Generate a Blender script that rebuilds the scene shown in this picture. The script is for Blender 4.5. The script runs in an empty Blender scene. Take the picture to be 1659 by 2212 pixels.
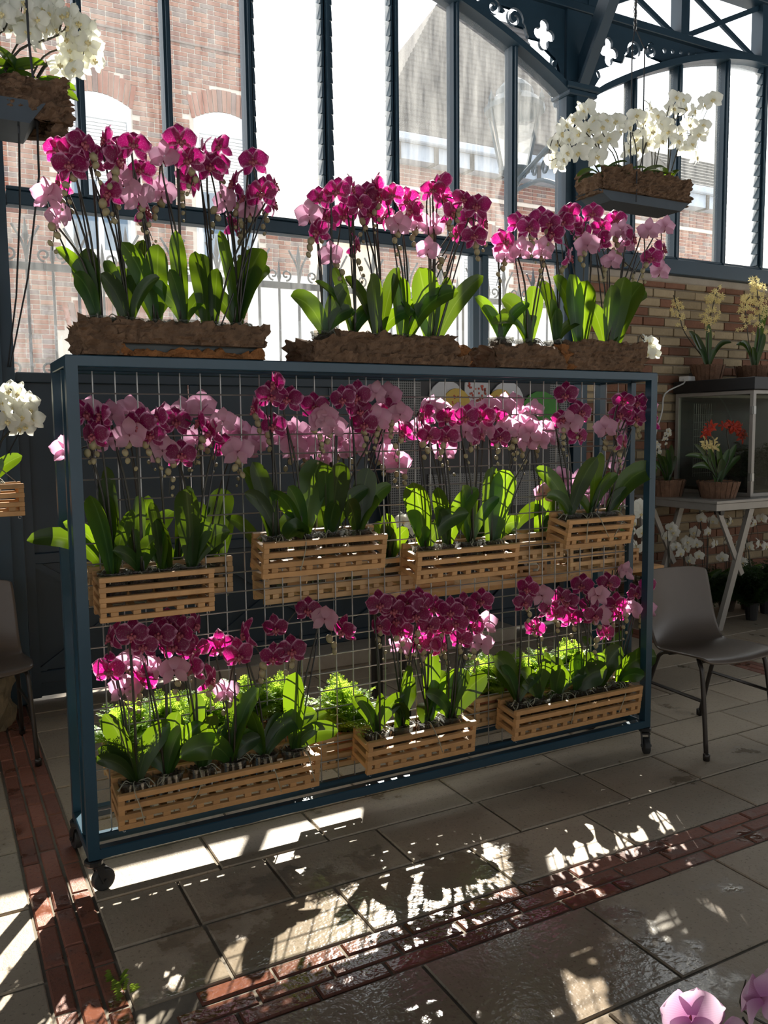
import bpy, bmesh, math, random
from mathutils import Vector, Matrix, Euler, noise
random.seed(7)
RND = random.Random(11)
SC = bpy.context.scene
COL = SC.collection
PI = math.pi

# ------------------------------------------------------------------ camera, world, sun, exposure
YAW, PITCH, ROLL, FPX, CAMH = 28.2496, 5.5671, -0.6268, 1809.57, 1.5
def cam_axes():
    y, p, r = (math.radians(a) for a in (YAW, PITCH, ROLL))
    f = Vector((math.sin(y)*math.cos(p), math.cos(y)*math.cos(p), -math.sin(p)))
    a = Vector((math.cos(y), -math.sin(y), 0)); u = a.cross(f)
    return a*math.cos(r)+u*math.sin(r), -a*math.sin(r)+u*math.cos(r), f
CR, CU, CF = cam_axes()
cd = bpy.data.cameras.new('camera'); cam = bpy.data.objects.new('camera', cd); COL.objects.link(cam)
cd.sensor_fit = 'VERTICAL'; cd.sensor_height = 32.0; cd.lens = FPX/2212*32.0
cd.clip_start = 0.05; cd.clip_end = 200
cam.matrix_world = Matrix(((CR.x, CU.x, -CF.x, 0), (CR.y, CU.y, -CF.y, 0), (CR.z, CU.z, -CF.z, CAMH), (0, 0, 0, 1)))
SC.camera = cam
def at(px, py, Y):
    """point of the photograph on the plane y = Y (metres)"""
    d = CR*((px-829.5)/FPX) - CU*((py-1106)/FPX) + CF
    t = Y/d.y
    return Vector((0, 0, CAMH)) + d*t

w = bpy.data.worlds.new('sky'); SC.world = w; w.use_nodes = True
bg = w.node_tree.nodes['Background']
bg.inputs[0].default_value = (0.93, 0.965, 1.0, 1); bg.inputs[1].default_value = 2.6
sd = bpy.data.lights.new('sun', 'SUN'); sun = bpy.data.objects.new('sun', sd); COL.objects.link(sun)
sd.energy = 24.0; sd.angle = math.radians(0.55); sd.color = (1.0, 0.93, 0.82)
sun.rotation_euler = Vector((-0.70, -1.14, -1.0)).to_track_quat('-Z', 'Y').to_euler()
sun.location = (8, 14, 12)
SC.view_settings.view_transform = 'Standard'; SC.view_settings.look = 'None'
SC.view_settings.gamma = 1.0; SC.view_settings.use_curve_mapping = False
SC.view_settings.exposure = 0.0
SC.cycles.caustics_reflective = False; SC.cycles.caustics_refractive = False
SC.cycles.use_denoising = True; SC.cycles.transparent_max_bounces = 24; SC.cycles.max_bounces = 8
SC.cycles.sample_clamp_indirect = 8.0

# ------------------------------------------------------------------ materials
MATS = {}
class NT:
    def __init__(s, name):
        s.m = bpy.data.materials.new(name); s.m.use_nodes = True; s.t = s.m.node_tree
        s.t.nodes.clear(); s.out = s.t.nodes.new('ShaderNodeOutputMaterial'); MATS[name] = s.m
    def n(s, typ, **kw):
        nd = s.t.nodes.new(typ)
        for k, v in kw.items():
            if k.startswith('i_'):
                key = k[2:]
                nd.inputs[int(key) if key.isdigit() else key.replace('_', ' ')].default_value = v
            else: setattr(nd, k, v)
        return nd
    def l(s, a, b): s.t.links.new(a, b)
    def ramp(s, src, stops):
        r = s.n('ShaderNodeValToRGB'); e = r.color_ramp.elements
        while len(e) < len(stops): e.new(0.5)
        for el, (p, c) in zip(e, stops):
            el.position = p; el.color = (c, c, c, 1) if not isinstance(c, tuple) else (*c, 1)
        s.l(src, r.inputs[0]); return r
    def mixc(s, fac, a, b):
        m = s.n('ShaderNodeMix', data_type='RGBA')
        for sock, v in ((m.inputs[0], fac), (m.inputs[6], a), (m.inputs[7], b)):
            if isinstance(v, (int, float)): sock.default_value = v
            elif isinstance(v, tuple): sock.default_value = (*v, 1)
            else: s.l(v, sock)
        return m.outputs[2]
    def math(s, op, a, b=None):
        m = s.n('ShaderNodeMath', operation=op)
        for sock, v in ((m.inputs[0], a), (m.inputs[1], b)):
            if v is None: continue
            if isinstance(v, (int, float)): sock.default_value = v
            else: s.l(v, sock)
        return m.outputs[0]
    def noise(s, scale, detail=4, vec=None, rough=0.55):
        nz = s.n('ShaderNodeTexNoise', i_Scale=scale, i_Detail=detail, i_Roughness=rough)
        if vec is not None: s.l(vec, nz.inputs['Vector'])
        return nz.outputs['Fac']
    def bump(s, h, strength=0.3, dist=0.01):
        b = s.n('ShaderNodeBump', i_Strength=strength, i_Distance=dist); s.l(h, b.inputs['Height']); return b.outputs[0]
def C3(c): return (*c, 1)

def simple(name, col, rough=0.5, metal=0.0, vary=0.25, scale=12.0, bump=0.0, bscale=60.0, perobj=0.0, coat=0.0, spec=0.5):
    t = NT(name); p = t.n('ShaderNodeBsdfPrincipled', i_Roughness=rough, i_Metallic=metal)
    p.inputs['Specular IOR Level'].default_value = spec; p.inputs['Coat Weight'].default_value = coat
    tc = t.n('ShaderNodeTexCoord').outputs['Object']
    f = t.noise(scale, 5, tc)
    c = t.mixc(f, tuple(x*(1-vary) for x in col), tuple(min(1, x*(1+vary)) for x in col))
    if perobj:
        oi = t.n('ShaderNodeObjectInfo').outputs['Random']
        hv = t.n('ShaderNodeHueSaturation'); t.l(c, hv.inputs['Color'])
        t.l(t.math('ADD', t.math('MULTIPLY', oi, 2*perobj), 1-perobj), hv.inputs['Value']); c = hv.outputs[0]
    t.l(c, p.inputs['Base Color'])
    if bump: t.l(t.bump(t.noise(bscale, 6, tc), bump, 0.01), p.inputs['Normal'])
    t.l(p.outputs[0], t.out.inputs[0]); return t.m

def translucent(name, front, back, trans, rough=0.5, fac=0.5, uvfun=None, spec=0.4):
    t = NT(name); p = t.n('ShaderNodeBsdfPrincipled', i_Roughness=rough)
    p.inputs['Specular IOR Level'].default_value = spec
    tr = t.n('ShaderNodeBsdfTranslucent'); mx = t.n('ShaderNodeMixShader', i_0=fac)
    if uvfun: fc, tcol = uvfun(t, front, back, trans)
    else:
        bf = t.n('ShaderNodeNewGeometry').outputs['Backfacing']
        fc = t.mixc(bf, front, back); tcol = None
    t.l(fc, p.inputs['Base Color'])
    if tcol is None: tr.inputs[0].default_value = C3(trans)
    else: t.l(tcol, tr.inputs[0])
    t.l(p.outputs[0], mx.inputs[1]); t.l(tr.outputs[0], mx.inputs[2]); t.l(mx.outputs[0], t.out.inputs[0])
    return t.m

def petal_nodes(t, front, back, trans):
    uv = t.n('ShaderNodeUVMap').outputs[0]
    sp = t.n('ShaderNodeSeparateXYZ'); t.l(uv, sp.inputs[0])
    av = t.math('ABSOLUTE', t.math('SUBTRACT', t.math('MULTIPLY', sp.outputs[1], 2.0), 1.0))
    edge = t.math('MAXIMUM', t.math('POWER', av, 1.6), t.math('POWER', sp.outputs[0], 4.0))
    nz = t.noise(70, 3, t.n('ShaderNodeTexCoord').outputs['Object'])
    e2 = t.ramp(t.math('ADD', edge, t.math('MULTIPLY', t.math('SUBTRACT', nz, 0.5), 0.9)), [(0.56, 0.0), (0.98, 1.0)]).outputs[0]
    spk = t.ramp(t.noise(420, 1, t.n('ShaderNodeTexCoord').outputs['Object']), [(0.60, 0.0), (0.72, 0.55)]).outputs[0]
    f = t.mixc(t.math('MAXIMUM', e2, spk), front, (0.62, 0.30, 0.46))
    bf = t.n('ShaderNodeNewGeometry').outputs['Backfacing']
    fc = t.mixc(bf, f, back)
    tcol = t.mixc(bf, t.mixc(t.math('MAXIMUM', e2, spk), trans, (0.85, 0.40, 0.62)), (0.96, 0.50, 0.75))
    return fc, tcol
def leaf_nodes(t, front, back, trans):
    uv = t.n('ShaderNodeUVMap').outputs[0]; sp = t.n('ShaderNodeSeparateXYZ'); t.l(uv, sp.inputs[0])
    av = t.math('ABSOLUTE', t.math('SUBTRACT', t.math('MULTIPLY', sp.outputs[1], 2.0), 1.0))
    rib = t.ramp(av, [(0.0, 1.0), (0.09, 0.0)]).outputs[0]
    vein = t.noise(9, 3, t.n('ShaderNodeTexCoord').outputs['Object'])
    oi = t.n('ShaderNodeObjectInfo').outputs['Random']
    def var(c):
        hv = t.n('ShaderNodeHueSaturation'); t.l(c, hv.inputs['Color'])
        t.l(t.math('ADD', 0.475, t.math('MULTIPLY', oi, 0.05)), hv.inputs['Hue']); t.l(t.math('ADD', 0.72, t.math('MULTIPLY', oi, 0.56)), hv.inputs['Value']); return hv.outputs[0]
    bf = t.n('ShaderNodeNewGeometry').outputs['Backfacing']
    base = t.mixc(vein, tuple(x*.75 for x in front), tuple(x*1.25 for x in front))
    fc = t.mixc(t.math('MULTIPLY', rib, 0.5), t.mixc(bf, base, back), (0.12, 0.20, 0.05))
    tc = t.mixc(t.math('MULTIPLY', rib, 0.6), trans, (0.45, 0.60, 0.08))
    def dim(c):  # random dimming per leaf, imitates shade from overlapping leaves in the colour
        hv = t.n('ShaderNodeHueSaturation'); t.l(c, hv.inputs['Color']); t.l(t.math('ADD', 0.35, t.math('MULTIPLY', oi, 0.8)), hv.inputs['Value']); return hv.outputs[0]
    return var(fc), dim(tc)
def brick_attr(name, rough=0.9):
    t = NT(name); p = t.n('ShaderNodeBsdfPrincipled', i_Roughness=rough)
    a = t.n('ShaderNodeAttribute', attribute_name='tint').outputs['Color']
    f = t.noise(25, 4, t.n('ShaderNodeTexCoord').outputs['Object'])
    c = t.n('ShaderNodeMix', data_type='RGBA', blend_type='MULTIPLY'); c.inputs[0].default_value = 0.5
    t.l(a, c.inputs[6]); t.l(t.ramp(f, [(0.3, 0.55), (0.7, 1.0)]).outputs[0], c.inputs[7])
    t.l(c.outputs[2], p.inputs['Base Color']); t.l(p.outputs[0], t.out.inputs[0]); return t.m

def stone(name, base, dark, wetfac, warm=0.0, perobj=0.15, sc=1.0):
    """paving with a wet film over part of it: wet = darker, glossier, rippled"""
    t = NT(name); p = t.n('ShaderNodeBsdfPrincipled')
    pos = t.n('ShaderNodeNewGeometry').outputs['Position']
    n1 = t.noise(3.0*sc, 6, pos, 0.65); n2 = t.noise(26*sc, 5, pos, 0.7)
    c = t.mixc(t.math('ADD', t.math('MULTIPLY', n1, 0.6), t.math('MULTIPLY', n2, 0.4)), dark, base)
    pits = t.ramp(t.noise(90, 2, pos), [(0.30, 0.45), (0.40, 1.0)]).outputs[0]
    m = t.n('ShaderNodeMix', data_type='RGBA', blend_type='MULTIPLY'); m.inputs[0].default_value = 0.7
    t.l(c, m.inputs[6]); t.l(pits, m.inputs[7]); c = m.outputs[2]
    oi = t.n('ShaderNodeObjectInfo').outputs['Random']
    hv = t.n('ShaderNodeHueSaturation'); t.l(c, hv.inputs['Color'])
    t.l(t.math('ADD', t.math('MULTIPLY', oi, 2*perobj), 1-perobj), hv.inputs['Value']); c = hv.outputs[0]
    # the wet region: round the gutter in front of the rack, fading outwards
    d = t.n('ShaderNodeVectorMath', operation='DISTANCE'); t.l(pos, d.inputs[0]); d.inputs[1].default_value = (1.05, 1.75, 0)
    near = t.ramp(d.outputs['Value'], [(0.15, 1.0), (1.0, 0.0)]).outputs[0]
    nw = t.noise(4.2, 5, pos, 0.6)
    wet = t.ramp(t.math('ADD', t.math('MULTIPLY', near, 0.42), t.math('MULTIPLY', nw, wetfac)), [(0.47, 0.0), (0.56, 1.0)]).outputs[0]
    c = t.mixc(wet, c, t.mixc(0.5, c, tuple(x*0.25 for x in dark)))
    t.l(c, p.inputs['Base Color'])
    rr = t.math('ADD', 0.38, t.math('MULTIPLY', n2, 0.35))
    rg = t.n('ShaderNodeMix'); t.l(wet, rg.inputs[0]); t.l(rr, rg.inputs[2]); rg.inputs[3].default_value = 0.11
    t.l(rg.outputs[0], p.inputs['Roughness'])
    rip = t.noise(38, 2, pos); hb = t.n('ShaderNodeMix'); t.l(wet, hb.inputs[0])
    t.l(t.math('MULTIPLY', n2, 1.0), hb.inputs[2]); t.l(t.math('MULTIPLY', rip, 0.45), hb.inputs[3])
    t.l(t.bump(hb.outputs[0], 0.35, 0.012), p.inputs['Normal'])
    t.l(p.outputs[0], t.out.inputs[0]); return t.m

def glass(name, tint=(1, 1, 1), dirt=0.15, streak=True, rough=0.02, dcol=(0.85, 0.86, 0.84)):
    t = NT(name)
    tr = t.n('ShaderNodeBsdfTransparent'); tr.inputs[0].default_value = C3(tint)
    gl = t.n('ShaderNodeBsdfGlossy', i_Roughness=rough)
    lw = t.n('ShaderNodeLayerWeight', i_Blend=0.5); m1 = t.n('ShaderNodeMixShader')
    t.l(t.math('ADD', 0.03, t.math('MULTIPLY', t.math('POWER', lw.outputs['Facing'], 4.0), 0.6)), m1.inputs[0]); t.l(tr.outputs[0], m1.inputs[1]); t.l(gl.outputs[0], m1.inputs[2])
    df = t.n('ShaderNodeBsdfDiffuse'); tl = t.n('ShaderNodeBsdfTranslucent')
    df.inputs[0].default_value = C3(dcol); tl.inputs[0].default_value = C3(dcol)
    dd = t.n('ShaderNodeMixShader', i_0=0.6); t.l(df.outputs[0], dd.inputs[1]); t.l(tl.outputs[0], dd.inputs[2])
    m2 = t.n('ShaderNodeMixShader'); tc = t.n('ShaderNodeTexCoord').outputs['Object']
    mp = t.n('ShaderNodeMapping'); mp.inputs['Scale'].default_value = (9, 9, 1.2) if streak else (1, 1, 1)
    t.l(tc, mp.inputs[0])
    f = t.ramp(t.noise(1.6, 6, mp.outputs[0], 0.7), [(0.35, dirt*0.35), (0.75, min(1, dirt*1.9))]).outputs[0]
    t.l(f, m2.inputs[0]); t.l(m1.outputs[0], m2.inputs[1]); t.l(dd.outputs[0], m2.inputs[2]); t.l(m2.outputs[0], t.out.inputs[0])
    return t.m

simple('rack_paint', (0.011, 0.042, 0.066), 0.32, vary=0.25, scale=5)
simple('iron_paint', (0.016, 0.042, 0.066), 0.42, vary=0.3, scale=4)
simple('gate_paint', (0.018, 0.034, 0.050), 0.45, vary=0.25, scale=2)
simple('wire_steel', (0.34, 0.33, 0.31), 0.4, 0.7, vary=0.15)
simple('chrome', (0.5, 0.5, 0.48), 0.3, 0.9)
simple('rubber', (0.02, 0.02, 0.02), 0.6)
simple('dark_metal', (0.025, 0.024, 0.023), 0.35, 0.2)
simple('board_dark', (0.035, 0.034, 0.036), 0.6)
simple('crate_wood', (0.46, 0.25, 0.10), 0.55, vary=0.28, scale=18, bump=0.15, perobj=0.14)
simple('crate_wood_pale', (0.50, 0.31, 0.14), 0.6, vary=0.2, scale=18, bump=0.15, perobj=0.12)
simple('bark', (0.155, 0.096, 0.060), 0.95, vary=0.75, scale=22, bump=0.9, bscale=70, spec=0.1)
simple('bark_inner', (0.24, 0.105, 0.040), 0.95, vary=0.6, scale=30, bump=0.8, bscale=90, spec=0.1)
simple('tray_plastic', (0.018, 0.024, 0.020), 0.4)
simple('slate_tray', (0.045, 0.06, 0.075), 0.5)
simple('medium', (0.055, 0.035, 0.022), 0.9, vary=0.8, scale=60, bump=0.8, bscale=120)
simple('root', (0.30, 0.28, 0.20), 0.6, vary=0.3)
simple('stem', (0.030, 0.026, 0.014), 0.45, vary=0.4, scale=30)
simple('stake', (0.012, 0.010, 0.010), 0.4)
simple('bud', (0.30, 0.25, 0.13), 0.5, vary=0.3, scale=40)
simple('chair_shell', (0.085, 0.063, 0.047), 0.36, vary=0.15, bump=0.05, bscale=200)
simple('chair_leg', (0.03, 0.024, 0.02), 0.35, 0.3)
simple('aluminium', (0.33, 0.31, 0.28), 0.42, 0.3, vary=0.15)
simple('black_plastic', (0.010, 0.010, 0.011), 0.45)
simple('white_plastic', (0.6, 0.6, 0.58), 0.4)
simple('mortar', (0.17, 0.145, 0.11), 0.95, vary=0.35, scale=40)
simple('wall_mortar', (0.25, 0.205, 0.15), 0.95, vary=0.3, scale=30, bump=0.4)
simple('wall_brick_pale', (0.37, 0.285, 0.175), 0.9, vary=0.3, scale=14, bump=0.4, perobj=0.2)
simple('wall_brick_red', (0.215, 0.098, 0.058), 0.9, vary=0.35, scale=14, bump=0.4, perobj=0.2)
simple('render_white', (0.75, 0.74, 0.72), 0.8, vary=0.08, scale=1.5)
simple('shutter_white', (0.72, 0.73, 0.74), 0.6, vary=0.05)
simple('far_glass', (0.10, 0.17, 0.25), 0.1, vary=0.4, scale=3)
simple('roof_tile', (0.045, 0.043, 0.043), 0.9, vary=0.4, scale=2)
simple('zinc', (0.34, 0.40, 0.48), 0.5, vary=0.2)
simple('far_mortar', (0.66, 0.58, 0.50), 0.95, vary=0.25, scale=3)
simple('street_stone', (0.42, 0.40, 0.37), 0.9, vary=0.2, scale=1)
simple('fence_iron', (0.030, 0.040, 0.060), 0.5)
simple('lamp_iron', (0.045, 0.085, 0.115), 0.5)
simple('ceiling_paint', (0.03, 0.05, 0.07), 0.7)
simple('rope', (0.030, 0.034, 0.040), 0.7)
simple('bark_pot', (0.16, 0.085, 0.05), 0.95, vary=0.6, scale=24, bump=0.9, bscale=40)
simple('terracotta', (0.36, 0.13, 0.06), 0.8)
simple('kerb_stone', (0.36, 0.31, 0.25), 0.85, vary=0.3, scale=8, bump=0.4)
simple('stump_bark', (0.20, 0.15, 0.085), 0.95, vary=0.8, scale=14, bump=1.0, bscale=30)
simple('decor_white', (0.55, 0.56, 0.58), 0.7, vary=0.08)
simple('decor_yellow', (0.55, 0.38, 0.08), 0.7, vary=0.2)
simple('decor_red', (0.45, 0.08, 0.05), 0.7)
simple('decor_green', (0.05, 0.20, 0.03), 0.7, vary=0.3)
simple('yellow_bloom', (0.85, 0.72, 0.40), 0.6, vary=0.2, scale=60)
simple('lip_magenta', (0.30, 0.06, 0.08), 0.4, vary=0.8, scale=200)
simple('lip_yellow', (0.80, 0.66, 0.34), 0.5, vary=0.3, scale=100)
brick_attr('far_brick')
translucent('orchid_petal', (0.120, 0.003, 0.036), (0.46, 0.27, 0.31), (0.62, 0.008, 0.24), 0.5, 0.42, petal_nodes)
translucent('orchid_white', (0.86, 0.85, 0.80), (0.84, 0.84, 0.78), (0.92, 0.92, 0.80), 0.5, 0.5)
def pale_nodes(t, front, back, trans):
    uv = t.n('ShaderNodeUVMap').outputs[0]; sp = t.n('ShaderNodeSeparateXYZ'); t.l(uv, sp.inputs[0])
    wv = t.n('ShaderNodeTexWave', i_Scale=5.0, i_Distortion=1.5); wv.bands_direction = 'Y'; t.l(uv, wv.inputs['Vector'])
    g = t.math('ADD', t.math('MULTIPLY', t.ramp(sp.outputs[0], [(0.05, 1.0), (0.75, 0.0)]).outputs[0], 0.8), t.math('MULTIPLY', wv.outputs['Fac'], 0.12))
    c = t.mixc(g, back, front); return c, c
translucent('pale_pink', (0.42, 0.12, 0.34), (0.72, 0.52, 0.66), (0.70, 0.40, 0.62), 0.5, 0.45, pale_nodes)
translucent('cream_bloom', (0.90, 0.76, 0.36), (0.90, 0.76, 0.40), (1.0, 0.88, 0.45), 0.5, 0.5)
translucent('red_bloom', (0.48, 0.05, 0.025), (0.48, 0.06, 0.03), (0.8, 0.10, 0.04), 0.5, 0.4)
translucent('orchid_leaf', (0.020, 0.052, 0.011), (0.034, 0.070, 0.018), (0.28, 0.46, 0.010), 0.33, 0.30, leaf_nodes)
translucent('fern_leaf', (0.11, 0.20, 0.03), (0.12, 0.21, 0.035), (0.58, 0.80, 0.08), 0.5, 0.5)
translucent('dark_fern', (0.015, 0.035, 0.010), (0.02, 0.04, 0.012), (0.05, 0.12, 0.015), 0.5, 0.3)
stone('paving', (0.46, 0.375, 0.275), (0.25, 0.198, 0.140), 0.80)
stone('floor_brick', (0.31, 0.112, 0.062), (0.15, 0.055, 0.036), 0.90, perobj=0.3, sc=2)
glass('window_glass', (0.97, 0.98, 0.98), 0.045)
glass('dirty_glass', (0.96, 0.96, 0.96), 0.075)
glass('louvre_glass', (0.97, 0.98, 0.98), 0.45, streak=False, dcol=(0.95, 0.97, 0.98))
glass('clear_plastic', (0.72, 0.72, 0.70), 0.10, streak=False, rough=0.12)
glass('case_glass', (0.80, 0.84, 0.80), 0.015, streak=False)
glass('lamp_glass', (0.9, 0.93, 0.95), 0.2, streak=False)
def perforated():
    t = NT('perforated_steel'); p = t.n('ShaderNodeBsdfPrincipled', i_Roughness=0.5, i_Metallic=0.3)
    tc = t.n('ShaderNodeTexCoord').outputs['Object']
    vo = t.n('ShaderNodeTexVoronoi', i_Scale=62.0, i_Randomness=0.0); t.l(tc, vo.inputs['Vector'])
    r = t.ramp(vo.outputs['Distance'], [(0.33, (0.012, 0.012, 0.013)), (0.40, (0.16, 0.16, 0.155))])
    t.l(r.outputs[0], p.inputs['Base Color']); t.l(p.outputs[0], t.out.inputs[0])
perforated()
M = MATS

# ------------------------------------------------------------------ mesh helpers
class MB:
    def __init__(s): s.v = []; s.f = []; s.uv = {}; s.tint = []
    def quadgrid(s, pts, nu, nv, uvs=None, closed=False):
        b = len(s.v); s.v += [tuple(p) for p in pts]
        for i in range(nu-1):
            for j in range(nv if closed else nv-1):
                a = b+i*nv+j; c = b+i*nv+(j+1) % nv
                s.f.append((a, c, c+nv, a+nv))
                if uvs: s.uv[len(s.f)-1] = [uvs[k-b] for k in (a, c, c+nv, a+nv)]
    def box(s, x0, x1, y0, y1, z0, z1, ch=0.0, faces='all', tint=None):
        b = len(s.v)
        if ch <= 0:
            s.v += [(x0,y0,z0),(x1,y0,z0),(x1,y1,z0),(x0,y1,z0),(x0,y0,z1),(x1,y0,z1),(x1,y1,z1),(x0,y1,z1)]
            fs = [(0,1,5,4),(1,2,6,5),(2,3,7,6),(3,0,4,7),(4,5,6,7),(3,2,1,0)]
            if faces == 'front': fs = [fs[0], fs[1], fs[3], fs[4], fs[5]]
            for q in fs:
                s.f.append(tuple(b+i for i in q))
                if tint: s.tint.append(tint)
            return
        for (xa, xb, ya, yb, z) in ((x0+ch,x1-ch,y0+ch,y1-ch,z0),(x0,x1,y0,y1,z0+ch),(x0,x1,y0,y1,z1-ch),(x0+ch,x1-ch,y0+ch,y1-ch,z1)):
            s.v += [(xa,ya,z),(xb,ya,z),(xb,yb,z),(xa,yb,z)]
        s.f.append((b+3,b+2,b+1,b)); s.f.append((b+12,b+13,b+14,b+15))
        for k in range(3):
            for i in range(4):
                j = (i+1) % 4; s.f.append((b+4*k+i, b+4*k+j, b+4*k+4+j, b+4*k+4+i))
    def bar(s, p, q, wx, wy, up=(0, 0, 1)):
        """rectangular bar from p to q"""
        p, q = Vector(p), Vector(q); d = (q-p).normalized(); u = Vector(up)
        if abs(d.dot(u)) > 0.95: u = Vector((0, 1, 0))
        a = d.cross(u).normalized(); c = a.cross(d)
        b = len(s.v)
        for o in (p, q):
            for sx, sy in ((-1,-1),(1,-1),(1,1),(-1,1)): s.v.append(tuple(o+a*wx/2*sx+c*wy/2*sy))
        for q4 in ((0,1,5,4),(1,2,6,5),(2,3,7,6),(3,0,4,7),(4,5,6,7),(3,2,1,0)): s.f.append(tuple(b+i for i in q4))
    def tube(s, pts, r, n=6, cap=True):
        pts = [Vector(p) for p in pts]; N = len(pts); b = len(s.v)
        rs = r if isinstance(r, (list, tuple)) else [r]*N
        d0 = (pts[1]-pts[0]).normalized(); ref = Vector((0, 0, 1)) if abs(d0.z) < 0.9 else Vector((1, 0, 0))
        a = d0.cross(ref).normalized()
        for i in range(N):
            d = (pts[min(i+1, N-1)]-pts[max(i-1, 0)]).normalized()
            a = (a-d*a.dot(d)).normalized(); c = d.cross(a)
            for k in range(n):
                t = 2*PI*k/n; s.v.append(tuple(pts[i]+(a*math.cos(t)+c*math.sin(t))*rs[i]))
        for i in range(N-1):
            for k in range(n):
                j = (k+1) % n; s.f.append((b+i*n+k, b+i*n+j, b+(i+1)*n+j, b+(i+1)*n+k))
        if cap:
            s.f.append(tuple(b+k for k in reversed(range(n)))); s.f.append(tuple(b+(N-1)*n+k for k in range(n)))
    def lathe(s, prof, n=14, cx=0, cy=0, jit=0.0):
        b = len(s.v); N = len(prof)
        jj = [1+jit*(RND.random()-.5) for _ in range(n)]
        for (r, z) in prof:
            for k in range(n):
                t = 2*PI*k/n; s.v.append((cx+r*jj[k]*math.cos(t), cy+r*jj[k]*math.sin(t), z))
        for i in range(N-1):
            for k in range(n):
                j = (k+1) % n; s.f.append((b+i*n+k, b+i*n+j, b+(i+1)*n+j, b+(i+1)*n+k))
        s.f.append(tuple(b+k for k in reversed(range(n)))); s.f.append(tuple(b+(N-1)*n+k for k in range(n)))
    def prism(s, poly, y0, y1):
        """polygon in x,z extruded along y"""
        b = len(s.v); n = len(poly)
        s.v += [(x, y0, z) for x, z in poly] + [(x, y1, z) for x, z in poly]
        s.f.append(tuple(range(b, b+n))); s.f.append(tuple(b+n+i for i in reversed(range(n))))
        for i in range(n):
            j = (i+1) % n; s.f.append((b+i, b+n+i, b+n+j, b+j))
    def mesh(s, name, mat, smooth=False):
        me = bpy.data.meshes.new(name); me.from_pydata(s.v, [], s.f); me.materials.append(M[mat])
        if s.uv:
            ul = me.uv_layers.new(name='UVMap')
            for p in me.polygons:
                u = s.uv.get(p.index)
                if u:
                    for li, c in zip(p.loop_indices, u): ul.data[li].uv = c
        if s.tint:
            ca = me.color_attributes.new('tint', 'FLOAT_COLOR', 'CORNER')
            for p in me.polygons:
                c = (*s.tint[p.index], 1)
                for li in p.loop_indices: ca.data[li].color = c
        if smooth: me.polygons.foreach_set('use_smooth', [True]*len(me.polygons))
        me.update(); return me
def link(name, me, parent=None, loc=(0, 0, 0), rot=(0, 0, 0), scale=(1, 1, 1)):
    o = bpy.data.objects.new(name, me); COL.objects.link(o)
    o.parent = parent; o.location = loc; o.rotation_euler = rot; o.scale = scale if isinstance(scale, tuple) else (scale,)*3
    return o
def tag(o, label=None, cat=None, group=None, kind=None):
    for k, v in (('label', label), ('category', cat), ('group', group), ('kind', kind)):
        if v: o[k] = v
    return o
def thing(name, label, cat, loc=(0, 0, 0), rz=0.0, group=None, kind=None):
    return tag(link(name, None, None, loc, (0, 0, rz)), label, cat, group, kind)
def add(mb, name, mat, parent=None, smooth=False, **kw): return link(name, mb.mesh(name, mat, smooth), parent, **kw)
def boxpart(name, mat, parent, x0, x1, y0, y1, z0, z1, ch=0.0):
    b = MB(); b.box(x0, x1, y0, y1, z0, z1, ch); return add(b, name, mat, parent)
def spline(pts, n=4):
    """Catmull-Rom through pts"""
    P = [Vector(p) for p in pts]; P = [P[0]*2-P[1]]+P+[P[-1]*2-P[-2]]; out = []
    for i in range(1, len(P)-2):
        for k in range(n):
            t = k/n; a, b, c, d = P[i-1], P[i], P[i+1], P[i+2]
            out.append(0.5*((2*b)+(c-a)*t+(2*a-5*b+4*c-d)*t*t+(3*b-a-3*c+d)*t**3))
    out.append(P[-2]); return out

# ------------------------------------------------------------------ setting: floor
floor = tag(boxpart('floor', 'mortar', None, -6, 13, -4, 5.1, -0.08, -0.007), kind='structure')
def cached(cache={}):
    return cache
CACHE = {}
def box_mesh(name, mat, w_, d_, h_, ch):
    k = (name, mat, round(w_, 3), round(d_, 3), round(h_, 3))
    if k not in CACHE:
        b = MB(); b.box(-w_/2, w_/2, -d_/2, d_/2, -h_/2, h_/2, ch); CACHE[k] = b.mesh(name, mat)
    return CACHE[k]
def slab(x0, x1, y0, y1, g=0.005):
    m = box_mesh('paving_slab', 'paving', x1-x0-2*g, y1-y0-2*g, 0.03, 0.004)
    link('paving_slab', m, floor, ((x0+x1)/2, (y0+y1)/2, -0.015+RND.uniform(-.0012, .0012)), (RND.uniform(-.002, .002), RND.uniform(-.002, .002), 0))
def floor_brick(x0, x1, y0, y1, g=0.004):
    m = box_mesh('brick', 'floor_brick', x1-x0-2*g, y1-y0-2*g, 0.03, 0.005)
    link('brick', m, floor, ((x0+x1)/2, (y0+y1)/2, -0.016+RND.uniform(-.002, .002)), (RND.uniform(-.006, .006), RND.uniform(-.006, .006), RND.uniform(-.01, .01)))
YS0, YS1 = 1.922, 2.122; XS0, XS1 = 0.196, 0.382
for c in range(3):                                             # brick strip running towards the gate
    wx = (XS1-XS0)/3; y = 0.7+0.08*c
    while y < 4.9:
        floor_brick(XS0+c*wx, XS0+(c+1)*wx, y, y+0.215); y += 0.215
for r in range(3):                                             # brick strip parallel to the rack
    wy = (YS1-YS0)/3; x = XS1+0.02+0.07*r
    while x < 6:
        floor_brick(x, x+0.215, YS0+r*wy, YS0+(r+1)*wy); x += 0.215
def row(y0, y1, joints, xa, xb):
    js = [xa]+[j for j in joints if xa+.08 < j < xb-.08]+[xb]
    for a, b in zip(js, js[1:]): slab(a, b, y0, y1)
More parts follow.
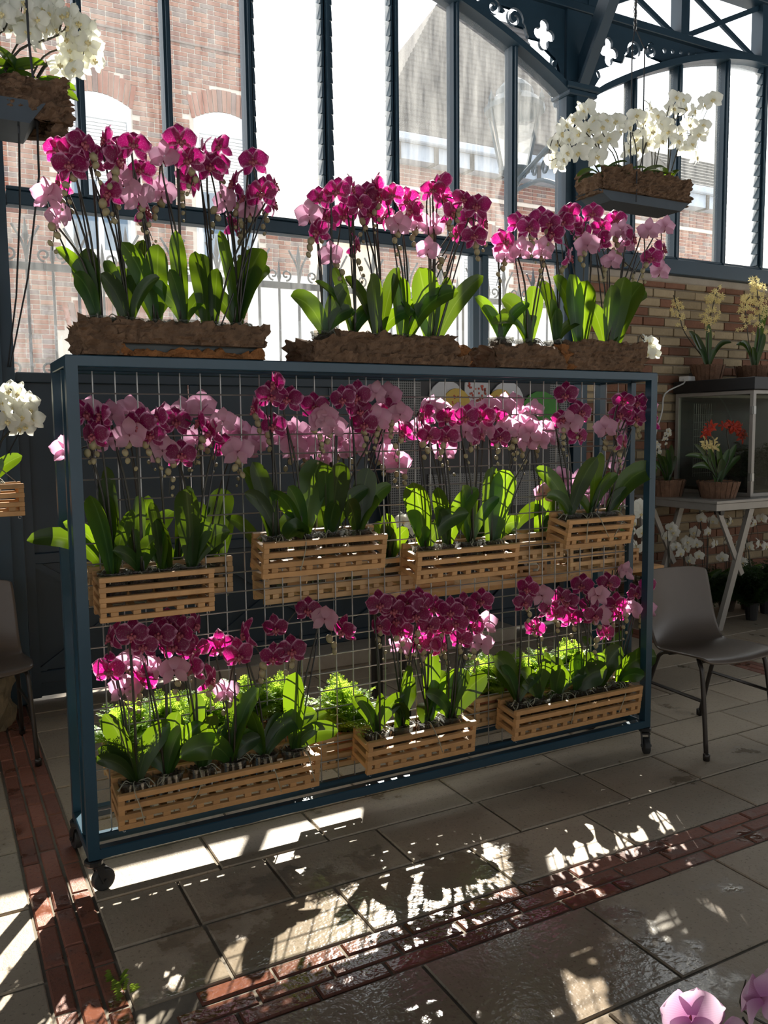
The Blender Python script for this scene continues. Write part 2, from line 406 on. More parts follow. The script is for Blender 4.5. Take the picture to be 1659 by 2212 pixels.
rows = [(2.122, 2.412, [.654, 1.09, 1.625, 2.163, 2.811, 3.35, 3.9, 4.5, 5.1, 5.7]), (2.412, 2.702, [.646, .954, 1.4, 1.866, 2.42, 2.828, 3.4, 3.95, 4.5, 5.2]),
        (2.702, 2.97, [.80, 1.21, 1.845, 2.412, 3.063, 3.6, 4.2, 4.8, 5.3]), (2.97, 3.30, [.939, 1.5, 2.1, 2.7, 3.3, 3.85, 4.5, 5.2]),
        (3.30, 3.69, [.7, 1.3, 1.9, 2.5, 3.0, 3.6, 4.1, 4.7, 5.3]), (3.69, 4.05, [.834, 1.45, 2.0, 2.6, 3.2, 3.8, 4.4, 5.0]),
        (4.05, 4.45, [1.1, 1.7, 2.3, 2.9, 3.5, 4.1, 4.7, 5.3]), (4.45, 4.76, [.8, 1.4, 2.0, 2.6, 3.2, 3.8, 4.4, 5.0]), (4.76, 5.0, [1.1, 2.0, 3.0, 4.0, 5.0])]
for y0, y1, js in rows: row(y0, y1, js, XS1, 4.38); row(y0, y1, js, 4.57, 6.2)
for c in range(3):                                             # second strip running towards the wall, past the chair
    y = 2.13+.08*c
    while y < 4.8:
        floor_brick(4.38+c*.0633, 4.38+(c+1)*.0633, y, y+.215); y += .215
low = [(1.52, 1.922, [.54, 1.136, 1.731, 2.322, 2.9, 3.5, 4.1]), (1.12, 1.52, [.85, 1.45, 2.077, 2.65, 3.2]), (0.72, 1.12, [.6, 1.2, 1.8, 2.4, 3.0])]
for y0, y1, js in low: row(y0, y1, js, XS1, 4.6)
y = 0.72; k = 0
while y < 4.9:
    row(y, y+.41, [-.9+.25*(k % 2), -.35+.25*(k % 2)], -1.4, XS0); y += .41; k += 1

# ------------------------------------------------------------------ setting: glazed iron wall
WY = 5.0
def arch(d): return 3.92+0.585*math.sin(min(1, d/1.95)*PI/2)**0.9    # underside of the arch at distance d from a column face
BAYS = [(0.42, 4.19), (4.43, 8.2)]
def arch_z(x, bay):
    a, b = BAYS[bay]; return arch(max(0, min(x-a, b-x)))
win = [tag(thing('window_1', 'tall arched iron window above the gate, with two louvred bays', 'window'), kind='structure'),
       tag(thing('window_2', 'arched iron window above the low brick wall', 'window'), kind='structure')]
mull = [[0.42, 0.82, 1.30, 1.784, 2.295, 2.784, 3.252, 3.739, 4.19], [4.43, 4.87, 5.35, 5.888, 6.357, 6.85, 7.34, 7.8, 8.2]]
louv = [(2, 3), (3, 4)]
for bay in (0, 1):
    ms = mull[bay]; x0, x1 = BAYS[bay]; z0 = 2.79 if bay == 0 else 2.84
    if bay == 0: boxpart('rail', 'iron_paint', win[0], x0, x1, 4.955, 5.045, 2.715, 2.79, 0.006); 
    else: boxpart('sill_rail', 'iron_paint', win[1], x0, x1, 4.93, 5.05, 2.72, 2.84, 0.006)
    bt = MB(); bt.box(x0, x1, 4.945, 4.975, z0, z0+.018, 0.003); add(bt, 'bead', 'iron_paint', win[bay])
    for i, x in enumerate(ms):
        if i in (0, len(ms)-1): continue
        b = MB(); b.box(x-.021, x+.021, 4.955, 5.045, z0, arch_z(x, bay)+.03, 0.004); b.box(x-.008, x+.008, 4.93, 4.956, z0, arch_z(x, bay), 0.002)
        add(b, 'mullion', 'iron_paint', win[bay])
    for i in range(len(ms)-1):
        a, c = ms[i]+.018, ms[i+1]-.018
        is_l = (bay == 0 and i in (3, 4)) or (bay == 1 and i in (3, 4))
        if is_l:
            z = z0+.03; zt = min(arch_z(a, bay), arch_z(c, bay))
            wv = MB(); wv.box(-(c-a)/2, (c-a)/2, -.055, .055, -.002, .002); key = 'louvre%d%d' % (bay, i)
            CACHE[key] = wv.mesh('louvre', 'louvre_glass')
            while z < zt:
                link('louvre', CACHE[key], win[bay], ((a+c)/2, 5.0, z+.045), (math.radians(-62), 0, 0)); z += .093
            for xx, sg in ((a, 1), (c, -1)):                   # toothed clip strips that hold the louvre blades
                b = MB(); z = z0+.03
                poly = []
                while z < zt:
                    b.prism([(xx-.004*sg, z), (xx+.022*sg, z+.004), (xx+.016*sg, z+.090), (xx-.004*sg, z+.093)], 4.955, 5.03); z += .093
                add(b, 'louvre_clips', 'iron_paint', win[bay])
        else:
            n = 6; poly = [(a, z0), (c, z0)]+[(c+(a-c)*k/n, arch_z(c+(a-c)*k/n, bay)+.02) for k in range(n+1)]
            b = MB(); b.prism(poly, 4.998, 5.003)
            add(b, 'pane', 'dirty_glass' if (bay == 0 and i >= 5) else 'window_glass', win[bay])
    b = MB(); n = 40                                          # the arch flange
    pts = []
    for k in range(n+1):
        x = x0+(x1-x0)*k/n; z = arch_z(x, bay)
        for (yy, zz) in ((4.90, z), (5.06, z), (5.06, z+.05), (4.90, z+.05)): pts.append((x, yy, zz))
    b.quadgrid(pts, n+1, 4, closed=True); add(b, 'arch_rib', 'iron_paint', win[bay])

def curve2d(name, outer, holes, thick, mat):
    cu = bpy.data.curves.new(name, 'CURVE'); cu.dimensions = '2D'; cu.fill_mode = 'BOTH'; cu.extrude = thick/2
    for poly in [outer]+holes:
        sp = cu.splines.new('POLY'); sp.points.add(len(poly)-1); sp.use_cyclic_u = True
        for p, (x, z) in zip(sp.points, poly): p.co = (x, z, 0, 1)
    o = bpy.data.objects.new(name, cu); COL.objects.link(o)
    dg = bpy.context.evaluated_depsgraph_get(); me = bpy.data.meshes.new_from_object(o.evaluated_get(dg))
    bpy.data.objects.remove(o); me.materials.clear(); me.materials.append(M[mat]); me.name = name
    return me
def circle(cx, cz, r, n=14, sx=1.0, rot=0.0):
    return [(cx+r*(sx*math.cos(t)*math.cos(rot)-math.sin(t)*math.sin(rot)), cz+r*(sx*math.cos(t)*math.sin(rot)+math.sin(t)*math.cos(rot))) for t in [2*PI*k/n for k in range(n)]]
def quatrefoil(cx, cz, r):
    out = []
    for q in range(4):
        a0 = q*PI/2
        for k in range(9):
            t = a0-PI*0.62+PI*1.24*k/8
            out.append((cx+r*.62*math.cos(a0)+r*.46*math.cos(t), cz+r*.75*math.sin(a0)+r*.46*math.sin(t)))
    return out
def scroll(cx, cz, r, turns, a0, wd, tail=None, sgn=1):
    n = 26; c = []
    for k in range(n):
        u = k/(n-1); t = a0+sgn*u*turns*2*PI; rr = r*(0.16+0.84*u); c.append(Vector((cx+rr*math.cos(t), cz+rr*math.sin(t))))
    if tail:
        p0 = c[-1]
        for k in range(1, 7):
            u = k/6; c.append(Vector((p0.x+(tail[0]-p0.x)*u, p0.y+(tail[1]-p0.y)*u**1.6)))
    L, R = [], []
    for i, p in enumerate(c):
        d = (c[min(i+1, len(c)-1)]-c[max(i-1, 0)]).normalized(); q = Vector((-d.y, d.x))
        ww = wd*(0.35+0.65*math.sin(PI*min(1, (i+1)/len(c)*1.05)))
        L.append(tuple(p+q*ww)); R.append(tuple(p-q*ww))
    return L+R[::-1]
def spandrel(side):
    """the pierced plate in the corner between column and arch; built for the bay right of a column, mirrored for the left"""
    d = [k*0.09 for k in range(22)]
    lower = [(x, arch(x)-3.92+.03) for x in d]
    outer = [(0, .03)]+lower[1:]+[(d[-1], .60), (0, .60)]
    holes = [quatrefoil(.185, .375, .085), circle(.085, .195, .032, 10, 0.55, .5),
             scroll(.445, .43, .072, 1.35, 1.2, .012, (.325, .325), 1), scroll(.625, .468, .055, 1.2, 2.6, .012, (.53, .455), -1)]
    for k, x in enumerate((.757, .845, .935, 1.022, 1.10)): holes.append(circle(x, .494+.010*k, .021-.0022*k, 10))
    if side < 0:
        outer = [(-x, z) for x, z in outer][::-1]; holes = [[(-x, z) for x, z in h][::-1] for h in holes]
    return curve2d('spandrel_plate', outer, holes, 0.025, 'iron_paint')
SPM = {1: spandrel(1), -1: spandrel(-1)}
tr = {}
for i, (bay, xx, sg) in enumerate(((0, 4.19, -1), (1, 4.43, 1), (0, 0.42, 1), (1, 8.2, -1))):
    o = link('trim_%d' % (i+1), SPM[sg], None, (xx, 4.975, 3.92), (PI/2, 0, 0))
    tag(o, 'pierced dark blue iron spandrel with quatrefoil and scrolls', 'spandrel', 'pierced iron spandrels', 'structure')
pillars = []
for i, x in enumerate((0.30, 4.31, 8.32)):
    p = tag(thing('pillar', ['dark blue iron column at the left end of the gate', 'dark blue iron column between the gate bay and the brick bay', 'dark blue iron column beyond the brick bay'][i], 'column', (x, 5.0, 0)), kind='structure')
    b = MB(); b.box(-.115, .115, -.06, .06, 0, 3.95, .006); b.box(-.05, .05, -.10, -.055, 0, 3.95, .006); add(b, 'shaft', 'iron_paint', p)
    b = MB(); b.box(-.15, .15, -.12, .10, 3.94, 3.99, .01); b.box(-.13, .13, -.11, .09, 3.90, 3.94, .008); add(b, 'capital', 'iron_paint', p)
    b = MB(); b.box(-.115, .115, -.06, .06, 3.99, 5.3, .006); add(b, 'upper_shaft', 'iron_paint', p)
    b = MB(); b.bar((0, -.10, 3.98), (0, -1.0, 5.35), .085, .03); b.bar((0, -.06, 4.05), (0, -.95, 5.40), .012, .16); add(b, 'roof_bracket', 'iron_paint', p)
# frieze of X braces under the roof, and the roof
fz = tag(thing('trim_5', 'iron frieze of posts and cross braces below the roof', 'frieze'), kind='structure')
boxpart('bottom_chord', 'iron_paint', fz, .1, 8.5, 4.92, 5.06, 4.50, 4.56, .005)
boxpart('top_chord', 'iron_paint', fz, .1, 8.5, 4.90, 5.06, 4.98, 5.06, .005)
for k in range(9):
    x = .42+k*.97 if k < 4 else 4.43+(k-4)*.942
    boxpart('post', 'iron_paint', fz, x-.045, x+.045, 4.93, 5.04, 4.55, 4.99, .005)
    if k == 8: continue
    x2 = (.42+(k+1)*.97 if k < 3 else (4.19 if k == 3 else 4.43+(k-3)*.942))
    b = MB(); b.bar((x+.04, 4.98, 4.57), (x2-.04, 4.98, 4.97), .04, .02, (0, 1, 0)); add(b, 'brace', 'iron_paint', fz)
    b = MB(); b.bar((x+.04, 5.0, 4.97), (x2-.04, 5.0, 4.57), .04, .02, (0, 1, 0)); add(b, 'brace', 'iron_paint', fz)
    for zz, xx in ((4.57, x+.05), (4.97, x+.05)):
        pass
ce = MB(); ce.box(-7, 14, -10, 5.25, 5.38, 5.5); ce.box(-7, 14, 4.8, 5.12, 5.06, 5.4)
for k in range(7): ce.box(-7, 14, -8+k*1.9, -7.9+k*1.9, 5.2, 5.4)
tag(add(ce, 'ceiling', 'ceiling_paint'), kind='structure')

# gate below window 1
gate = tag(thing('door_1', 'dark blue sheet metal gate below the arched window', 'gate'), kind='structure')
for a, b_ in ((.42, 1.37), (1.37, 2.30), (2.30, 3.44), (3.44, 4.19)):
    boxpart('panel', 'gate_paint', gate, a+.004, b_-.004, 5.0, 5.02, .02, 1.83, .002)
    boxpart('stile', 'gate_paint', gate, a, a+.05, 4.968, 5.005, .02, 1.78, .004)
    boxpart('lower_rail', 'gate_paint', gate, a+.05, b_, 4.972, 5.003, .10, .17, .004)
    boxpart('middle_rail', 'gate_paint', gate, a+.05, b_, 4.972, 5.003, .78, .84, .004)
    for q in ((a+.05, .17, b_, .78), (b_, .17, a+.05, .78)):
        m_ = MB(); m_.bar((q[0], 4.99, q[1]), (q[2], 4.99, q[3]), .035, .02, (0, 1, 0)); add(m_, 'brace', 'gate_paint', gate)
boxpart('top_rail', 'gate_paint', gate, .42, 4.19, 4.965, 5.03, 1.78, 1.835, .004)
for x in (2.30, 3.42, 3.50): boxpart('glazing_post', 'rack_paint', gate, x-.025, x+.025, 4.965, 5.035, 1.835, 2.715, .004)
for a, b_ in ((.42, 2.28), (2.325, 3.395), (3.525, 4.19)):
    boxpart('glass_pane', 'window_glass', gate, a, b_, 4.999, 5.003, 1.835, 2.715)
tag(boxpart('trim_6', 'kerb_stone', None, 1.25, 3.6, 4.72, 4.96, 0, .10, .01), 'pale stone sill along the foot of the gate', 'sill', kind='structure')

# brick wall below window 2
wb = tag(boxpart('wall_back', 'wall_mortar', None, 4.43, 9.5, 5.01, 5.28, 0, 2.66), kind='structure')
tag(boxpart('wall_left', 'gate_paint', None, -6, .18, 5.0, 5.1, 0, 5.05), kind='structure')
ow = MB(); ow.box(-7, 14, -10.2, -10, 0, 2.7); ow.box(-7, 14, -10.2, -10, 4.3, 5.38); ow.box(-7.2, -7, -10, 5.1, 0, 2.7); ow.box(-7.2, -7, -10, 5.1, 4.3, 5.38); ow.box(14, 14.2, -10, 5.3, 0, 2.7); ow.box(14, 14.2, -10, 5.3, 4.3, 5.38)
tag(add(ow, 'wall_rear', 'wall_mortar'), kind='structure')
ckw = boxpart('coping', 'kerb_stone', wb, 4.43, 9.5, 4.975, 5.28, 2.66, 2.72, .008)
k = 0; z = 1.02; small = MB()
while z < 2.64:
    x = 4.43-.22*RND.random(); x = 4.44
    off = [0, .11, .05, .16][k % 4]; first = True
    while x < 6.75:
        L = (.235 if not first else .235-off)
        mat = 'wall_brick_red' if RND.random() < .40 else 'wall_brick_pale'
        m_ = box_mesh('brick', mat, L-.012, .05, .063, .006)
        link('brick', m_, wb, (x+L/2, 5.01-.012+RND.uniform(-.004, .004)+.012, z+.034), (0, RND.uniform(-.006, .006), 0)); x += L; first = False
    z += .076; k += 1
z = 0.02; low_r, low_p = MB(), MB(); k = 0
while z < 1.0:
    x = 4.44+.1*(k % 2)
    while x < 6.75:
        (low_r if RND.random() < .5 else low_p).box(x+.006, x+.229, 4.985, 5.02, z, z+.064, .005); x += .235
    z += .076; k += 1
tag(add(low_r, 'lower_bricks', 'wall_brick_red', wb), kind='stuff'); tag(add(low_p, 'lower_bricks_pale', 'wall_brick_pale', wb), kind='stuff')

# ------------------------------------------------------------------ outside: street, houses, fence, lamp
tag(boxpart('street', 'street_stone', None, -25, 40, 5.25, 60, -.2, -.03), kind='structure')
def brickwork(x0, x1, z0, z1, y, voids, seed):
    R = random.Random(seed); b = MB(); z = z0; k = 0
    cols = [(.30, .125, .085), (.34, .155, .105), (.25, .12, .095), (.22, .16, .145), (.38, .20, .14), (.28, .11, .07)]
    while z < z1:
        x = x0-(.115 if k % 2 else 0)
        while x < x1:
            L = .23 if R.random() < .75 else .115
            a, c = max(x, x0)+.008, min(x+L, x1)-.008
            if c-a > .02 and not any(va < c and vb > a and vz0 < z+.06 and (vf(min(max((a+c)/2, va), vb)) > z) for va, vb, vz0, vf in voids):
                b.box(a, c, y-.012-R.random()*.006, y+.03, z, z+.057, 0, 'front', cols[R.randrange(6)])
            x += L
        z += .074; k += 1
    return b
def far_house(name, label, x0, x1, zt, wins, bz0, bz1, seed, y=14.0):
    h = thing(name, label, 'house', (0, y, 0))
    boxpart('wall', 'far_mortar', h, x0, x1, .0, 3.0, -.1, zt)
    voids = []
    for (a, b_, zs, zb) in wins:
        rise = .17; vf = (lambda x, a=a, b_=b_, zs=zs: zs+rise*(1-((x-(a+b_)/2)/((b_-a)/2))**2)+.40)
        voids.append((a-.02, b_+.02, zb, (lambda x, a=a, b_=b_, zs=zs: zs+.02 if not (a < x < b_) else zs+.17*(1-((x-(a+b_)/2)/((b_-a)/2))**2)+.38)))
        wn = MB(); poly = [(a, zb), (b_, zb)]+[(b_+(a-b_)*k/10, zs+rise*(1-(1-2*k/10)**2)) for k in range(11)]
        wn.prism(poly, -.02, .03); wo = add(wn, 'window', 'shutter_white', h)
        wn = MB(); wn.box(a+.12, b_-.12, -.035, -.02, zb+.08, zs-1.15); add(wn, 'pane', 'far_glass', wo)
        wn = MB(); zz = zs-1.12
        while zz < zs-.26: wn.box(a+.09, b_-.09, -.05, -.02, zz, zz+.042); zz += .052
        tag(add(wn, 'shutter_slats', 'shutter_white', wo), kind='stuff')
        wn = MB(); wn.box(a+.03, b_-.03, -.045, -.02, zs-.22, zs+.02); wn.box(a+.02, a+.08, -.05, -.02, zb, zs); wn.box(b_-.08, b_-.02, -.05, -.02, zb, zs)
        wn.box((a+b_)/2-.04, (a+b_)/2+.04, -.055, -.02, zb, zs-1.15); add(wn, 'frame', 'shutter_white', wo)
        n = 15
        for k in range(n):                                    # voussoirs of the flat arch
            xm = a-.03+(b_-a+.06)*(k+.5)/n; u = (xm-(a+b_)/2)/((b_-a)/2); zb_ = zs+rise*(1-min(1, u*u))
            m_ = MB(); t = u*.20; ww = (b_-a+.06)/n/2-.006
            m_.prism([(xm-ww, zb_+.01), (xm+ww, zb_+.01), (xm+ww*1.25+math.sin(t)*.36, zb_+.36), (xm-ww*1.25+math.sin(t)*.36, zb_+.36)], -.02, .03)
            m_.tint = [RND.choice([(.30, .14, .10), (.36, .19, .14), (.25, .16, .14), (.33, .13, .09)])]*len(m_.f)
            add(m_, 'voussoir', 'far_brick', h)
        boxpart('sill', 'shutter_white', h, a-.08, b_+.08, -.10, .02, zb-.10, zb)
    tag(add(brickwork(x0, x1, bz0, bz1, 0.0, voids, seed), 'brickwork', 'far_brick', h), kind='stuff')
    return h
hA = far_house('brick_house', 'old red brick house with white shuttered arched windows, left beyond the fence', -.6, 6.1, 9.6,
               [(2.0, 3.06, 6.58, 4.3), (4.06, 5.12, 6.60, 4.3), (2.0, 3.06, 3.12, 1.2), (.10, .95, 3.12, 1.2)], 2.0, 9.2, 3)
simple('soot', (0.22, 0.17, 0.15), 0.9, vary=0.4)
boxpart('string_course', 'soot', hA, -.6, 6.1, -.035, .03, 7.74, 7.77)
boxpart('string_course', 'soot', hA, -.6, 6.1, -.035, .03, 8.64, 8.67)
boxpart('plaster', 'render_white', hA, 3.3, 6.1, -.04, .03, 3.62, 4.22)
boxpart('plaster', 'render_white', hA, 4.9, 6.1, -.04, .03, .2, 3.62)
hB = far_house('brick_house', 'brick house with a dark tiled roof behind the street lantern', 7.45, 19.0, 6.85,
               [(9.25, 10.35, 5.02, 3.0), (12.9, 13.9, 5.02, 3.0)], 4.2, 6.75, 5)
boxpart('plaster', 'render_white', hB, 7.45, 19, -.05, .03, .1, 3.9)
boxpart('string_course', 'far_mortar', hB, 7.45, 19, -.05, .03, 5.95, 6.02)
def tiled_roof(x0, x1, hip, rise, run, n, name='roof'):
    """roof slope in overlapping courses, hipped at its left end, gabled at its right"""
    r_ = MB()
    for k in range(n):
        f0, f1 = k/n, (k+1)/n
        xa0, xa1 = x0+f0*hip, x0+f1*hip; y0, y1 = -.35+f0*run, -.35+f1*run; z0, z1 = 6.85+f0*rise, 6.85+f1*rise
        b = len(r_.v); r_.v += [(xa0, y0, z0+.04), (x1, y0, z0+.04), (x1, y1, z1), (xa1, y1, z1), (xa0, y0, z0-.02), (x1, y0, z0-.02)]
        r_.f += [(b, b+1, b+2, b+3), (b+4, b+5, b+1, b)]
    b = len(r_.v); r_.v += [(x0, -.35, 6.83), (x0+hip, -.35+run, 6.85+rise), (x0, 3.4, 6.83), (x1, -.35+run, 6.85+rise), (x1, 3.4, 6.83), (x1, -.35, 6.83)]
    r_.f += [(b, b+1, b+2), (b+1, b+3, b+4, b+2), (b+5, b+4, b+3)]
    add(r_, name, 'roof_tile', hB)
tiled_roof(7.2, 12.0, 2.6, 3.5, 2.0, 26)
tiled_roof(15.0, 19.2, .5, 1.25, 1.6, 9)
boxpart('gutter', 'zinc', hB, 7.25, 19.2, -.45, -.30, 6.70, 6.84, .02)
b = MB(); b.box(7.45, 19, -.30, .02, 6.42, 6.70)
add(b, 'eave_board', 'zinc', hB)
for k in range(14): boxpart('eave_bracket', 'roof_tile', hB, 7.7+k*.8, 7.78+k*.8, -.33, .0, 6.40, 6.70)

fence = thing('iron_fence', 'spear topped wrought iron fence with scrolls outside the window', 'fence', (0, 6.5, 0))
def spear(h, r):
    b = MB(); b.tube([(0, 0, .22), (0, 0, h-.16)], r, 6); b.lathe([(r*.9, h-.17), (r*1.9, h-.13), (r*1.2, h-.08), (.001, h)], 6); return b.mesh('spear_bar', 'fence_iron')
sps = [spear(2.88, .010), spear(3.02, .012)]
def scroll3(r=.075, y=0):
    b = MB()
    for sg in (-1, 1):
        pts = []
        for k in range(18):
            u = k/17; t = -PI/2+sg*0+u*2*PI*1.1; rr = r*(1-.72*u)*.62
            pts.append((sg*(r*.75-rr*math.cos(t+PI/2+PI/2)*1.0), y, r*.55+rr*math.sin(t)))
        b.tube(pts, .008, 4)
    return b.mesh('scroll', 'fence_iron')
scm = scroll3()
tine = MB(); tine.tube(spline([(0, 0, 0), (.025, 0, .12), (.09, 0, .24)]), .009, 4); tine.tube(spline([(0, 0, 0), (-.025, 0, .12), (-.09, 0, .24)]), .009, 4); tine = tine.mesh('forked_leaf', 'fence_iron')
x = -.2; k = 0
while x < 6.4:
    link('spear_bar', sps[k % 2], fence, (x, 0, 0))
    if k % 2 == 0: link('scroll', scm, fence, (x, -.015, 2.72)); link('scroll', scm, fence, (x, -.015, 1.93))
    else: link('forked_leaf', tine, fence, (x, -.015, 2.72))
    x += .172; k += 1
for zz in (2.68, 1.90, .3): boxpart('fence_rail', 'fence_iron', fence, -.4, 6.5, -.02, .02, zz-.025, zz+.025, .004)
fk = tag(boxpart('fence_plinth', 'kerb_stone', None, -.6, 6.6, 6.38, 6.62, -.03, .22, .02), 'low stone plinth under the iron fence', 'plinth')

lx, ly = 4.68, 6.2
lamp = thing('street_lantern', 'six sided street lantern on a scrolled wall bracket outside the window', 'lantern', (lx, ly, 0))
def hexring(prof, name, mat, n=6):
    b = MB(); b.lathe(prof, n); return add(b, name, mat, lamp)
hexring([(.13, 3.78), (.245, 4.28)], 'glazing', 'lamp_glass')
for k in range(6):
    t = 2*PI*k/6; b = MB(); b.tube([(.13*math.cos(t), .13*math.sin(t), 3.78), (.25*math.cos(t), .25*math.sin(t), 4.29)], .012, 5); add(b, 'glazing_bar', 'lamp_iron', lamp)
    b = MB(); b.lathe([(.012, 4.29), (.03, 4.34), (.001, 4.42)], 6, .25*math.cos(t), .25*math.sin(t)); add(b, 'finial', 'lamp_iron', lamp)
hexring([(.265, 4.27), (.27, 4.31), (.20, 4.38), (.17, 4.40), (.16, 4.46), (.10, 4.52), (.03, 4.56), (.02, 4.64), (.001, 4.70)], 'hood', 'lamp_iron', 12)
hexring([(.02, 3.62), (.05, 3.66), (.06, 3.72), (.14, 3.76), (.14, 3.79)], 'base_cup', 'lamp_iron', 12)
b = MB(); b.tube([(0, 0, 3.66), (-.30, -1.1, 3.80)], .022, 6); b.tube(spline([(0, 0, 3.60), (-.06, -.25, 3.58), (-.16, -.6, 3.52), (-.28, -1.1, 3.30)]), .018, 6)
for q in range(5):
    cx_, cy_, cz_, r_ = -.06-.05*q, -.22-.2*q, 3.66-.03*q+.02, .035+.018*q
    b.tube([(cx_+.27*r_*math.cos(t)*(1-t/14), cy_+r_*math.cos(t)*(1-t/14), cz_+r_*math.sin(t)*(1-t/14)) for t in [k*.55 for k in range(16)]], .010, 4)
add(b, 'bracket', 'lamp_iron', lamp)
b = MB(); b.tube(spline([(-.34, -1.05, 3.95), (-.20, -.85, 4.0), (-.22, -.8, 4.2), (-.36, -1.0, 4.35)]), .05, 6); add(b, 'console', 'lamp_iron', lamp)

# ------------------------------------------------------------------ the rack
RX0, RX1, RY0, RY1, RZ0, RZ1, PW = 0.373, 2.862, 2.74, 3.10, 0.117, 1.742, 0.036
rack = thing('plant_rack', 'tall blue steel rack on casters with a wire mesh panel', 'rack', (RX0, RY0, 0))
def rk(name, x0, x1, y0, y1, z0, z1): return boxpart(name, 'rack_paint', rack, x0-RX0, x1-RX0, y0-RY0, y1-RY0, z0, z1, .003)
YM = 2.877
for x in (RX0, RX1-PW):
    for y in (RY0, RY1-PW): rk('post', x, x+PW, y, y+PW, RZ0, RZ1)
    rk('mesh_post', x+.004, x+PW-.004, YM-.013, YM+.013, RZ0+PW, RZ1-PW)
    for z in (RZ0, RZ1-PW): rk('side_rail', x, x+PW, RY0+PW, RY1-PW, z, z+PW)
for y in (RY0, RY1-PW):
    for z in (RZ0, RZ1-PW): rk('long_rail', RX0+PW, RX1-PW, y, y+PW, z, z+PW)
rk('mesh_rail', RX0+PW, RX1-PW, YM-.013, YM+.013, RZ0, RZ0+.03)
rk('mesh_rail', RX0+PW, RX1-PW, YM-.013, YM+.013, RZ1-.04, RZ1-.012)
b = MB(); b.tube([(0, 0, RZ0+.03), (0, 0, RZ1-.04)], .0027, 5); vw = b.mesh('wire', 'wire_steel')
b = MB(); b.tube([(RX0+PW, 0, 0), (RX1-PW, 0, 0)], .0027, 5); hw = b.mesh('wire', 'wire_steel')
x = .4725-.0715
while x < RX1-PW:
    if x > RX0+PW: link('wire', vw, rack, (x-RX0, YM-RY0, 0))
    x += .0715
for k in range(22):
    z = 1.63-.0702*k+.0702
    if RZ0+.04 < z < RZ1-.05: link('wire', hw, rack, (-RX0, YM-.005-RY0, z))
def caster(x, y, ang):
    c = link('caster', None, rack, (x-RX0, y-RY0, 0), (0, 0, ang))
    b = MB(); b.lathe([(.026, .117), (.030, .113), (.030, .102), (.022, .095)], 14); b.box(-.020, .020, -.012, .030, .088, .096, .002)
    b.bar((-.017, .008, .094), (-.017, .034, .030), .003, .024, (0, 1, 0)); b.bar((.017, .008, .094), (.017, .034, .030), .003, .024, (0, 1, 0))
    b.tube([(-.024, .03, .038), (.024, .03, .038)], .006, 8)
    add(b, 'fork', 'dark_metal', c)
    b = MB(); pr = [(-.013, .030), (-.013, .036), (-.009, .038), (.009, .038), (.013, .036), (.013, .030)]
    pts = [];
    for k in range(18):
        t = 2*PI*k/18
        for (xx, rr) in [(-.013, .006)]+pr+[(.013, .006)]: pts.append((xx, .03+rr*math.cos(t), .038+rr*math.sin(t)))
    nv = len(pr)+2; pts += pts[:nv]; b.quadgrid(pts, 19, nv); add(b, 'wheel', 'rubber', c, True)
caster(RX0+.018, RY0+.018, -1.25); caster(RX1-.018, RY0+.018, 2.6); caster(RX0+.018, RY1-.018, .2); caster(RX1-.018, RY1-.018, .8)

# ------------------------------------------------------------------ slatted crates
def crate(label, x0, x1, y0, y1, z0, n, lh, mat='crate_wood', group='slatted crates hung on the rack', name='slatted_crate', step=.055, tilt=0.0):
    """n long slats per side, short slats between them, log cabin fashion; returns thing and rim height"""
    z0 += (y1-y0)/2*math.sin(abs(tilt))
    t = thing(name, label, 'crate', ((x0+x1)/2, (y0+y1)/2, z0), 0, group); t.rotation_euler = (tilt, 0, 0)
    W, D = x1-x0, y1-y0; sh = lh*.86; T = .017; pitch = lh+sh
    ml = box_mesh('slat', mat, W, T, lh, .0018); ms = box_mesh('slat', mat, T*1.1, D, sh+.001, .0018)
    mb_ = box_mesh('slat', mat, .024, D-.004, sh, .0018)
    for k in range(n):
        for s in (-1, 1): link('slat', ml, t, (RND.uniform(-.002, .002), s*(D/2-T/2), k*pitch+lh/2))
        if k < n-1:
            for s in (-1, 1): link('slat', ms, t, (s*(W/2-T/2-.002), 0, k*pitch+lh+sh/2))
    m = max(2, int((W-.05)/step))
    for i in range(m): link('slat', mb_, t, (-W/2+.045+(W-.09)*i/(m-1), 0, lh+sh/2))
    hk = MB()
    for s in (-1, 1): hk.tube([(s*(W/2-.02)+.005*math.cos(a), -D/2+.01+.0*a, -.006+.006*math.sin(a)) for a in [q*.7 for q in range(9)]], .0012, 4)
    add(hk, 'wire_hook', 'chrome', t)
    return t, z0+n*lh+(n-1)*sh, z0+lh+sh

